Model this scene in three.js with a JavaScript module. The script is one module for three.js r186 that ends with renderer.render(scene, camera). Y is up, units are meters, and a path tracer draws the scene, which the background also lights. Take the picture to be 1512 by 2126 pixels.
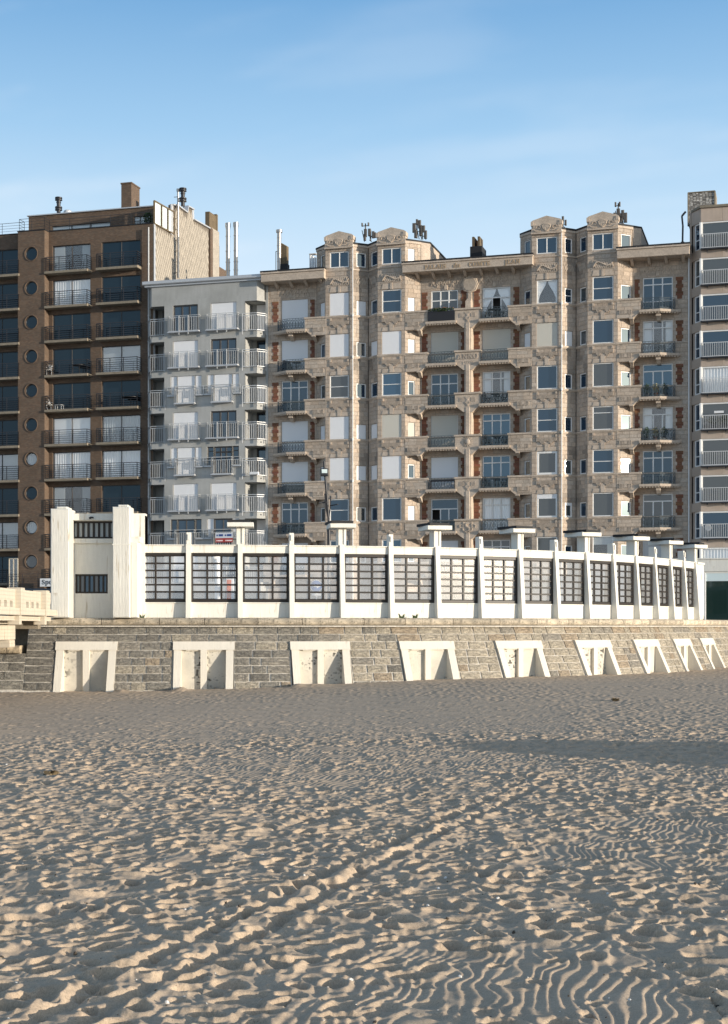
import * as THREE from 'three';
import { FontLoader } from 'three/addons/loaders/FontLoader.js';
import { TextGeometry } from 'three/addons/geometries/TextGeometry.js';

// ---------- camera, sky, sun, exposure ----------
const scene = new THREE.Scene();
const EYE = 2.66, FPX = 3150, HZ = 1300, CX = 756, D0 = 113;
const TH = Math.atan(3150 / 11056), CT = Math.cos(TH), ST = Math.sin(TH);
const camera = new THREE.PerspectiveCamera(2 * Math.atan(1063 / FPX) * 180 / Math.PI, 728 / 1024, 0.5, 4000);
camera.position.set(0, EYE, 0);
camera.setViewOffset(1512, 2126, 0, -(HZ - 1063), 1512, 2126);
camera.updateProjectionMatrix();
const EXPOSURE = 1.16, SUN = 5.0;

// the low sun stands where its mirror image in one bay window reaches the lens
const BAY_N = 90 - Math.atan2(0.95, 0.85) * 180 / Math.PI;      // turn of the bay's side face from the front
const bayAz = (-TH * 180 / Math.PI + BAY_N) * Math.PI / 180;
const sunDir = (() => {
  const u = 19.33, w = 0.42, t = D0 - u * ST - w * CT, X = u * CT - w * ST, Y = (1300 - 962) / FPX * t;
  const c = new THREE.Vector3(-X, -Y, t).normalize(), n = new THREE.Vector3(Math.sin(bayAz), 0, Math.cos(bayAz));
  return n.multiplyScalar(2 * n.dot(c)).sub(c).normalize();
})();

function rng(seed) { let s = seed | 0; return () => { s = (s + 0x6d2b79f5) | 0; let t = Math.imul(s ^ (s >>> 15), 1 | s); t = (t + Math.imul(t ^ (t >>> 7), 61 | t)) ^ t; return ((t ^ (t >>> 14)) >>> 0) / 4294967296; }; }
const PERM = (() => { const r = rng(77), p = new Float32Array(65536); for (let i = 0; i < 65536; i++) p[i] = r(); return p; })();
const h2 = (x, y) => PERM[(Math.imul(x, 374761393) + Math.imul(y, 668265263) >>> 8) & 65535];
function vn(x, y, per = 0) {                                    // value noise in 0..1, tiles over per cells
  const xi = Math.floor(x), yi = Math.floor(y), fx = x - xi, fy = y - yi, ux = fx * fx * (3 - 2 * fx), uy = fy * fy * (3 - 2 * fy);
  let x0 = xi, x1 = xi + 1, y0 = yi, y1 = yi + 1;
  if (per) { const md = (a) => ((a % per) + per) % per; x0 = md(x0); x1 = md(x1); y0 = md(y0); y1 = md(y1); }
  const a = h2(x0, y0), b = h2(x1, y0), c = h2(x0, y1), d = h2(x1, y1);
  return (a + (b - a) * ux) * (1 - uy) + (c + (d - c) * ux) * uy;
}
function fbm(x, y, o = 4, per = 0) { let s = 0, a = 0.5, t = 0; for (let i = 0; i < o; i++) { s += a * vn(x, y, per); t += a; x *= 2; y *= 2; per *= 2; a *= 0.5; } return s / t; }
const sst = (a, b, x) => { x = Math.min(1, Math.max(0, (x - a) / (b - a))); return x * x * (3 - 2 * x); };
const clamp = (x, a, b) => Math.min(b, Math.max(a, x));

const SKY = (() => {
  const W = 2048, H = 1024, d = new Float32Array(W * H * 4);
  const st = [[0, .72, .80, .87], [8, .69, .79, .88], [12, .625, .755, .88], [15, .475, .655, .825], [18, .315, .53, .76], [22.5, .165, .365, .63], [35, .11, .235, .43], [60, .08, .17, .31], [90, .07, .15, .27]];
  for (let j = 0; j < H; j++) {
    const el = ((j + .5) / H - .5) * Math.PI, ed = Math.max(0, el * 180 / Math.PI), ce = Math.cos(el), se = Math.sin(el);
    let k = 0; while (k < st.length - 2 && ed > st[k + 1][0]) k++;
    const f = clamp((ed - st[k][0]) / (st[k + 1][0] - st[k][0]), 0, 1), base = [1, 2, 3].map((c) => st[k][c] + (st[k + 1][c] - st[k][c]) * f);
    for (let i = 0; i < W; i++) {
      const az = ((i + .5) / W - .5) * 2 * Math.PI, x = Math.cos(az) * ce, z = Math.sin(az) * ce, o = (j * W + i) * 4;
      let r = base[0], g = base[1], b = base[2];
      if (el > 0) {
        const q = 1 / (se + .12), px = x * q, pz = z * q;
        let c = fbm(px * 2.4 + pz * 1.2 + 40 + .5 * fbm(px * 4, pz * 4, 2), pz * 8.5 - px * 3.4 + 9, 6);
        c = sst(.42, .78, c) * sst(.24, .58, fbm(px * 1.3 + 5, pz * 1.3 + 20, 2)) * .25 * sst(2, 14, ed);
        r += (.80 - r) * c; g += (.85 - g) * c; b += (.90 - b) * c;
      }
      const gm = Math.acos(clamp(x * sunDir.x + se * sunDir.y + z * sunDir.z, -1, 1)) * 180 / Math.PI;
      const gl = 13 * Math.exp(-gm / 4.2) + 1.3 * Math.exp(-gm / 12) + .32 * Math.exp(-gm / 26);
      d[o] = r + gl; d[o + 1] = g + gl * .84; d[o + 2] = b + gl * .6; d[o + 3] = 1;
    }
  }
  const t = new THREE.DataTexture(d, W, H, THREE.RGBAFormat, THREE.FloatType);
  t.mapping = THREE.EquirectangularReflectionMapping; t.magFilter = t.minFilter = THREE.LinearFilter; t.wrapS = THREE.RepeatWrapping; t.needsUpdate = true;
  return t;
})();
scene.background = SKY; scene.environment = SKY;
const sun = new THREE.DirectionalLight(new THREE.Color(1, .885, .735), SUN);
sun.position.copy(sunDir).multiplyScalar(300).add(new THREE.Vector3(0, 5, -80)); sun.target.position.set(0, 5, -80);
sun.castShadow = true; sun.shadow.radius = 1; sun.shadow.mapSize.set(4096, 4096);
Object.assign(sun.shadow.camera, { left: -110, right: 110, top: 60, bottom: -60, near: 1, far: 600 });
scene.add(sun, sun.target);
const renderer = new THREE.WebGLRenderer({ antialias: true });
renderer.toneMapping = THREE.LinearToneMapping; renderer.toneMappingExposure = EXPOSURE; renderer.shadowMap.enabled = true;

// ---------- helpers ----------
const uOf = (px, w = 0) => { const k = (px - CX) / FPX; return (D0 * k + w * ST - w * k * CT) / (CT + k * ST); };
const vOf = (px, py, w = 0) => (HZ - py) / FPX * (D0 - uOf(px, w) * ST - w * CT);
const wOn = (px, u) => { const k = (px - CX) / FPX; return (D0 * k - u * (CT + k * ST)) / (k * CT - ST); };
const vOn = (px, py, u) => (HZ - py) / FPX * (D0 - u * ST - wOn(px, u) * CT);
const used = {};
const numbered = (n) => { const k = used[n] = (used[n] ?? -1) + 1; return k ? n + '_' + String(k).padStart(3, '0') : n; };
function tag(o, label, category, group, kind) { if (label) o.userData.label = label; if (category) o.userData.category = category; if (group) o.userData.group = group; if (kind) o.userData.kind = kind; return o; }
const V3 = (a) => new THREE.Vector3(a[0], a[1], a[2]);
const shadows = (m) => { m.castShadow = m.receiveShadow = true; return m; };
class MB {
  constructor(m = null) { this.p = []; this.n = []; this.uv = []; this.c = []; this.m = m; this.col = [1, 1, 1]; this.uo = [0, 0]; }
  tri(a, b, c, na, nb, nc) {
    const ab = [b[0] - a[0], b[1] - a[1], b[2] - a[2]], ac = [c[0] - a[0], c[1] - a[1], c[2] - a[2]];
    let f = [ab[1] * ac[2] - ab[2] * ac[1], ab[2] * ac[0] - ab[0] * ac[2], ab[0] * ac[1] - ab[1] * ac[0]];
    const l = Math.hypot(...f); if (l < 1e-12) return; f = f.map((x) => x / l);
    const ax = Math.abs(f[0]), ay = Math.abs(f[1]), az = Math.abs(f[2]);
    [[a, na], [b, nb], [c, nc]].forEach(([q, n]) => {
      const t = ax > ay && ax > az ? [q[2], q[1]] : ay > az ? [q[0], q[2]] : [q[0], q[1]];
      this.uv.push(t[0] + this.uo[0], t[1] + this.uo[1]);
      let v = q, k = n || f;
      if (this.m) { const e = this.m.elements; v = [e[0] * q[0] + e[4] * q[1] + e[8] * q[2] + e[12], e[1] * q[0] + e[5] * q[1] + e[9] * q[2] + e[13], e[2] * q[0] + e[6] * q[1] + e[10] * q[2] + e[14]]; k = [e[0] * k[0] + e[4] * k[1] + e[8] * k[2], e[1] * k[0] + e[5] * k[1] + e[9] * k[2], e[2] * k[0] + e[6] * k[1] + e[10] * k[2]]; }
      this.p.push(v[0], v[1], v[2]); this.n.push(k[0], k[1], k[2]); this.c.push(this.col[0], this.col[1], this.col[2]);
    });
  }
  quad(a, b, c, d) { this.tri(a, b, c); this.tri(a, c, d); return this; }
  box(x0, x1, y0, y1, z0, z1) {
    const A = [x0, y0, z1], B = [x1, y0, z1], C = [x1, y1, z1], D = [x0, y1, z1], E = [x0, y0, z0], F = [x1, y0, z0], G = [x1, y1, z0], H = [x0, y1, z0];
    return this.quad(A, B, C, D).quad(F, E, H, G).quad(B, F, G, C).quad(E, A, D, H).quad(D, C, G, H).quad(E, F, B, A);
  }
  hex(P) { const [A, B, C, D, E, F, G, H] = P; return this.quad(A, B, C, D).quad(F, E, H, G).quad(B, F, G, C).quad(E, A, D, H).quad(D, C, G, H).quad(E, F, B, A); }   // front ABCD, back EFGH
  cbox(x0, x1, y0, y1, z0, z1, e = .015) {                       // box with its front edges chamfered
    const f = [[x0 + e, y0 + e, z1], [x1 - e, y0 + e, z1], [x1 - e, y1 - e, z1], [x0 + e, y1 - e, z1]], m = [[x0, y0, z1 - e], [x1, y0, z1 - e], [x1, y1, z1 - e], [x0, y1, z1 - e]], b = [[x0, y0, z0], [x1, y0, z0], [x1, y1, z0], [x0, y1, z0]];
    this.quad(...f); for (let i = 0; i < 4; i++) { const j = (i + 1) % 4; this.quad(m[i], m[j], f[j], f[i]); this.quad(b[i], b[j], m[j], m[i]); }
    return this.quad(b[1], b[0], b[3], b[2]);
  }
  bar(a, b, w, h = w) {
    const A = V3(a), B = V3(b), d = B.clone().sub(A).normalize(), up = Math.abs(d.y) > .95 ? new THREE.Vector3(0, 0, 1) : new THREE.Vector3(0, 1, 0);
    const s = d.clone().cross(up).normalize().multiplyScalar(w / 2), t = s.clone().cross(d).normalize().multiplyScalar(h / 2);
    const P = (q, i, j) => { const r = q.clone().addScaledVector(s, i).addScaledVector(t, j); return [r.x, r.y, r.z]; };
    return this.hex([P(A, -1, -1), P(A, 1, -1), P(A, 1, 1), P(A, -1, 1), P(B, -1, -1), P(B, 1, -1), P(B, 1, 1), P(B, -1, 1)].map((x) => x).slice(0, 4).concat([P(B, -1, -1), P(B, 1, -1), P(B, 1, 1), P(B, -1, 1)]));
  }
  path(pts, w, h) { for (let i = 0; i + 1 < pts.length; i++) this.bar(pts[i], pts[i + 1], w, h); return this; }
  prism(pts, z0, z1) {                                            // outline counter-clockwise in x, y
    const c = pts.map((q) => new THREE.Vector2(q[0], q[1]));
    if (THREE.ShapeUtils.isClockWise(c)) { c.reverse(); pts = [...pts].reverse(); }
    for (const [i, j, k] of THREE.ShapeUtils.triangulateShape(c, [])) { const g = (q, z) => [pts[q][0], pts[q][1], z]; this.tri(g(i, z1), g(j, z1), g(k, z1)); this.tri(g(k, z0), g(j, z0), g(i, z0)); }
    for (let i = 0; i < pts.length; i++) { const a = pts[i], b = pts[(i + 1) % pts.length]; this.quad([a[0], a[1], z0], [b[0], b[1], z0], [b[0], b[1], z1], [a[0], a[1], z1]); }
    return this;
  }
  cyl(x, y, z, r0, r1, h, seg = 14) {
    for (let i = 0; i < seg; i++) {
      const a = i / seg * 2 * Math.PI, b = (i + 1) / seg * 2 * Math.PI, ca = Math.cos(a), sa = Math.sin(a), cb = Math.cos(b), sb = Math.sin(b);
      const P = [x + ca * r0, y, z + sa * r0], Q = [x + cb * r0, y, z + sb * r0], R = [x + cb * r1, y + h, z + sb * r1], S = [x + ca * r1, y + h, z + sa * r1], na = [ca, 0, sa], nb = [cb, 0, sb];
      this.tri(P, S, R, na, na, nb); this.tri(P, R, Q, na, nb, nb); this.tri([x, y + h, z], R, S); this.tri([x, y, z], P, Q);
    }
    return this;
  }
  rod(a, b, r, seg = 8) {
    const A = V3(a), B = V3(b), q = new THREE.Quaternion().setFromUnitVectors(new THREE.Vector3(0, 1, 0), B.clone().sub(A).normalize());
    const keep = this.m, m = new THREE.Matrix4().compose(A, q, new THREE.Vector3(1, 1, 1)); this.m = keep ? keep.clone().multiply(m) : m;
    this.cyl(0, 0, 0, r, r, A.distanceTo(B), seg); this.m = keep; return this;
  }
  geo(g) {
    const p = g.index ? g.toNonIndexed() : g, a = p.attributes.position, n = p.attributes.normal;
    const G = (t, i) => [t.getX(i), t.getY(i), t.getZ(i)];
    for (let i = 0; i < a.count; i += 3) this.tri(G(a, i), G(a, i + 1), G(a, i + 2), G(n, i), G(n, i + 1), G(n, i + 2));
    return this;
  }
  geometry(off) {
    const g = new THREE.BufferGeometry(), p = new Float32Array(this.p);
    if (off) for (let i = 0; i < p.length; i += 3) { p[i] -= off[0]; p[i + 1] -= off[1]; p[i + 2] -= off[2]; }
    g.setAttribute('position', new THREE.BufferAttribute(p, 3)); g.setAttribute('normal', new THREE.BufferAttribute(new Float32Array(this.n), 3));
    g.setAttribute('uv', new THREE.BufferAttribute(new Float32Array(this.uv), 2)); g.setAttribute('color', new THREE.BufferAttribute(new Float32Array(this.c), 3));
    return g;
  }
  build(name, mat, parent, label) {
    const m = shadows(new THREE.Mesh(this.geometry(parent && parent.off), mat));
    if (parent && parent !== scene) { m.name = name; m.off = parent.off; parent.add(m); if (label) m.userData.label = label; } else { m.name = numbered(name); scene.add(m); }
    return m;
  }
}
function thing(name, pos, turn, label, category, group) { const g = new THREE.Group(); g.name = numbered(name); g.position.set(...pos); g.rotation.y = turn; scene.add(g); g.off = [0, 0, 0]; return tag(g, label, category, group); }
// a building of the sea-front row; its parts are written in the row's own axes: u along it, v above eye level, w towards the beach
function rowThing(name, u0, label, category, v0 = .34, w0 = 0, group) { const g = thing(name, [u0 * CT - w0 * ST, EYE + v0, -D0 + u0 * ST + w0 * CT], -TH, label, category, group); g.off = [u0, v0, w0]; return g; }
const frame = (P, Q) => { const d = Math.hypot(Q[0] - P[0], Q[1] - P[1]), c = (Q[0] - P[0]) / d, s = (Q[1] - P[1]) / d; const m = new THREE.Matrix4().set(c, 0, -s, P[0], 0, 1, 0, 0, s, 0, c, P[1], 0, 0, 0, 1); m.len = d; return m; };
const rot = (x, y, z, a) => new THREE.Matrix4().makeRotationY(a).setPosition(x, y, z);
// wall in the plane z = 0 with rectangular openings, their reveals and a dark back
function wallHoles(mb, x0, x1, y0, y1, holes, t = .2, back = .35, z = 0) {
  const xs = [...new Set([x0, x1, ...holes.flatMap((h) => [h[0], h[1]])])].filter((x) => x >= x0 && x <= x1).sort((a, b) => a - b), ys = [...new Set([y0, y1, ...holes.flatMap((h) => [h[2], h[3]])])].filter((y) => y >= y0 && y <= y1).sort((a, b) => a - b);
  for (let j = 0; j + 1 < ys.length; j++) {
    let run = null;
    const flush = (e) => { if (run !== null) { mb.quad([run, ys[j], z], [e, ys[j], z], [e, ys[j + 1], z], [run, ys[j + 1], z]); run = null; } };
    for (let i = 0; i + 1 < xs.length; i++) { const cx = (xs[i] + xs[i + 1]) / 2, cy = (ys[j] + ys[j + 1]) / 2; if (holes.some((h) => cx > h[0] && cx < h[1] && cy > h[2] && cy < h[3])) flush(xs[i]); else if (run === null) run = xs[i]; }
    flush(xs[xs.length - 1]);
  }
  const keep = mb.col;
  for (const [a, b, c, d] of holes) {
    mb.col = keep;
    mb.quad([a, c, z - t], [a, c, z], [a, d, z], [a, d, z - t]).quad([b, c, z], [b, c, z - t], [b, d, z - t], [b, d, z]).quad([a, c, z - t], [b, c, z - t], [b, c, z], [a, c, z]).quad([a, d, z], [b, d, z], [b, d, z - t], [a, d, z - t]);
    mb.col = [.05, .05, .055]; const q = z - t, r = z - t - back;
    mb.quad([a, c, r], [b, c, r], [b, d, r], [a, d, r]).quad([a, c, r], [a, c, q], [a, d, q], [a, d, r]).quad([b, c, q], [b, c, r], [b, d, r], [b, d, q]).quad([a, c, r], [b, c, r], [b, c, q], [a, c, q]).quad([a, d, q], [b, d, q], [b, d, r], [a, d, r]);
  }
  mb.col = keep;
}
function cutRects(r, holes) {
  let out = [r];
  for (const h of holes) {
    const nx = [];
    for (const q of out) {
      if (h[0] >= q[1] || h[1] <= q[0] || h[2] >= q[3] || h[3] <= q[2]) { nx.push(q); continue; }
      if (h[2] > q[2]) nx.push([q[0], q[1], q[2], h[2]]);
      if (h[3] < q[3]) nx.push([q[0], q[1], h[3], q[3]]);
      const a = Math.max(q[2], h[2]), b = Math.min(q[3], h[3]);
      if (h[0] > q[0]) nx.push([q[0], h[0], a, b]);
      if (h[1] < q[1]) nx.push([h[1], q[1], a, b]);
    }
    out = nx;
  }
  return out;
}
// dressed stone: every block with its own chamfered face and tone, recessed joints
function ashlar(mb, x0, x1, y0, y1, holes, R, { course = .306, len = .52, j = .007, z = 0, dep = .018, tone = .07, t = .2, soot = 0 } = {}) {
  const keep = mb.col; mb.col = keep.map((c) => c * .66); wallHoles(mb, x0, x1, y0, y1, holes, t, .35, z - dep);
  let row = Math.round(y0 / course); 
  for (let y = row * course; y < y1; y += course, row++) {
    let x = x0 - R() * len * .8;
    while (x < x1) {
      const l = len * (.7 + R() * .7), r = [Math.max(x0, x), Math.min(x1, x + l), Math.max(y0, y), Math.min(y1, y + course)]; x += l;
      if (r[1] - r[0] < .03 || r[3] - r[2] < .03) continue;
      const k = (1 + (R() - .5) * 2 * tone) * (1 - soot * sst(.48, .72, fbm(x * .55 + soot * 90, y * .45, 3))), wm = (R() - .5) * .07; mb.col = [keep[0] * k * (1 + wm), keep[1] * k, keep[2] * k * (1 - wm)]; mb.uo = [R() * 7, R() * 7];
      for (const [a, b, c, d] of cutRects(r, holes)) {
        if (b - a < .03 || d - c < .03) continue;
        const e = j + .006, F = [[a + e, c + e, z], [b - e, c + e, z], [b - e, d - e, z], [a + e, d - e, z]], B = [[a + j, c + j, z - dep], [b - j, c + j, z - dep], [b - j, d - j, z - dep], [a + j, d - j, z - dep]];
        mb.quad(...F); for (let i = 0; i < 4; i++) mb.quad(B[i], B[(i + 1) % 4], F[(i + 1) % 4], F[i]);
      }
    }
  }
  mb.col = keep; mb.uo = [0, 0];
}
// ---------- materials ----------
function dtex(S, fn, srgb, rep = 1) {                               // fn(x, y in 0..1) -> [r, g, b] or a height, 0..1
  const d = new Uint8Array(S * S * 4);
  for (let j = 0; j < S; j++) for (let i = 0; i < S; i++) { const v = fn(i / S, j / S), o = (j * S + i) * 4, a = Array.isArray(v); for (let k = 0; k < 3; k++) d[o + k] = clamp(Math.round((a ? v[k] : v) * 255), 0, 255); d[o + 3] = 255; }
  const t = new THREE.DataTexture(d, S, S, THREE.RGBAFormat); t.wrapS = t.wrapT = THREE.RepeatWrapping; t.magFilter = t.minFilter = THREE.LinearFilter; t.generateMipmaps = false; if (srgb) t.colorSpace = THREE.SRGBColorSpace; t.repeat.set(rep, rep); t.needsUpdate = true; return t;
}
const mul = (t, k) => t.map((x) => x * k);
function mat(name, rgb, o = {}) { const { phys, ...r } = o; const m = phys ? new THREE.MeshPhysicalMaterial() : new THREE.MeshStandardMaterial(); m.name = name; m.color.setRGB(...rgb); m.roughness = .8; m.vertexColors = true; Object.assign(m, r); return m; }
// grain maps are written round a light grey (sRGB .92) and multiply the material's own colour
const grainMap = dtex(512, (x, y) => { const a = fbm(x * 6, y * 6, 4, 6), b = vn(x * 120, y * 120, 120), c = fbm(x * 30 + 7, y * 30, 3, 30); const k = .84 + .16 * (a - .5) + .10 * (b - .5) + .14 * (c - .5); return [k, k * .995, k * .985]; }, true, 1 / 2.3);
const stuccoMap = dtex(1024, (x, y) => { const a = fbm(x * 4, y * 4, 5, 4), s = fbm(x * 40, y * 3 + 3, 3, 40), b = vn(x * 250, y * 250, 250); const k = .80 + .18 * a + .06 * (s - .5) + .05 * (b - .5); return [k, k, k * (.985 + .02 * a)]; }, true, 1 / 5);
const streakMap = dtex(1024, (x, y) => { const a = fbm(x * 5, y * 5, 4, 5), s = fbm(x * 60, y * 5, 4, 60), b = vn(x * 256, y * 256, 256), dk = sst(.62, .8, fbm(x * 64, y * 4 + 4, 3, 64)) * sst(.5, .7, a); const k = .955 + .06 * (a - .5) + .05 * (s - .5) + .03 * (b - .5) - .15 * dk; return [k, k * (.995 - .04 * dk), k * (.975 - .09 * dk)]; }, true, 1 / 4);
const stuccoBump = dtex(512, (x, y) => fbm(x * 40, y * 40, 4, 40), false, 1 / 1.2);
const BW = 20, BH = 60;
const brickCell = (x, y) => { const r = Math.floor(y * BH), fx = x * BW + (r % 2) * .5, c = ((Math.floor(fx) % BW) + BW) % BW; return [fx - Math.floor(fx), y * BH - r, h2(c * 13 + 5, r * 7 + 1), h2(c * 3 + 50, r * 11)]; };
const brickMap = dtex(1024, (x, y) => { const [fx, fy, a, b] = brickCell(x, y), jt = fx < .05 || fy < .15, st = fbm(x * 5, y * 5, 4, 5); const k = (.80 + .13 * a) * (.92 + .16 * st); return jt ? [.78 * (.9 + .2 * st), .75 * (.9 + .2 * st), .71 * (.9 + .2 * st)] : [k, k * (.93 + .06 * b), k * (.86 + .1 * b)]; }, true, 1 / 4.2);
const brickBump = dtex(1024, (x, y) => { const [fx, fy, a] = brickCell(x, y); return fx < .05 || fy < .15 ? .1 : .75 + .25 * a; }, false, 1 / 4.2);
const boardBump = dtex(512, (x, y) => { const n = Math.floor(x * 26), f = x * 26 - n; return clamp((f < .16 ? .15 : .55 + .4 * h2(n, 3)) + .25 * (fbm(x * 60, y * 6, 3, 60) - .5), 0, 1); }, false, 1 / 1.6);
const boardHBump = dtex(512, (x, y) => { const n = Math.floor(y * 12), f = y * 12 - n; return clamp((f < .1 ? .1 : .55 + .35 * h2(n, 9)) + .2 * (fbm(x * 6, y * 60, 3, 6) - .5), 0, 1); }, false, 1 / 1.6);
const spotMap = dtex(1024, (x, y) => { const a = fbm(x * 6, y * 6, 5, 6), m = sst(.50, .72, fbm(x * 3 + 9, y * 3, 2, 3)), sp = sst(.68, .78, vn(x * 34, y * 34, 34)) * m + .8 * sst(.78, .86, vn(x * 60 + 3, y * 60, 60)) * m, b = vn(x * 256, y * 256, 256); const k = (.84 + .2 * (a - .5) + .05 * (b - .5)) * (1 - .55 * clamp(sp, 0, 1)); return [k, k * .99, k * .965]; }, true, 1 / 3.4);
const rockMap = dtex(512, (x, y) => { const a = fbm(x * 8, y * 8, 5, 8), p = sst(.6, .74, fbm(x * 26 + 3, y * 40, 3, 26)), b = vn(x * 128, y * 128, 128); const k = (.58 + .5 * a + .1 * (b - .5)) * (1 - .35 * p); return [k, k * (.985 - .02 * a), k * (.95 - .05 * a)]; }, true, 1 / 1.3);
const rockBump = dtex(512, (x, y) => { const a = fbm(x * 9, y * 14, 5, 9), r = Math.abs(2 * fbm(x * 12 + 8, y * 18 + 5, 4, 12) - 1); return clamp(.15 + .6 * a + .7 * (r - .2), 0, 1); }, false, 1 / 1.1);
const sandMap = dtex(1024, (x, y) => { const a = fbm(x * 5, y * 5, 5, 5), b = vn(x * 340, y * 340, 340), c = vn(x * 170 + 4, y * 170, 170), dk = sst(.9, .97, vn(x * 230, y * 230, 230)); const k = .84 + .14 * (a - .5) + .14 * (b - .5) + .08 * (c - .5) - .3 * dk; return [k, k * .99, k * .97]; }, true, 1 / 1.7);
const sandBump = dtex(1024, (x, y) => .5 * fbm(x * 90, y * 90, 3, 90) + .5 * fbm(x * 14, y * 14, 4, 14), false, 1 / 1.7);
const slatBump = dtex(256, (x, y) => { const f = (y * 16) % 1; return f < .22 ? f / .22 * .8 : .8 + .2 * Math.sin(f * 3); }, false, 1 / .9);
const pebbleBump = dtex(512, (x, y) => { const n = Math.floor(y * 20), f = y * 20 - n, g = x * 9 + h2(n, 1) * 3, c = Math.floor(g); return clamp((f < .2 || g - c < .12 ? .05 : .5 + .5 * h2(c % 9, n)) + .3 * (fbm(x * 40, y * 40, 2, 40) - .5), 0, 1); }, false, 1 / 2);
const pebbleMap = dtex(512, (x, y) => { const n = Math.floor(y * 20), f = y * 20 - n, g = x * 9 + h2(n, 1) * 3, c = Math.floor(g); const k = f < .2 || g - c < .12 ? .25 : .5 + .5 * h2(c % 9, n); return [k, k, k]; }, true, 1 / 2);
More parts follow.
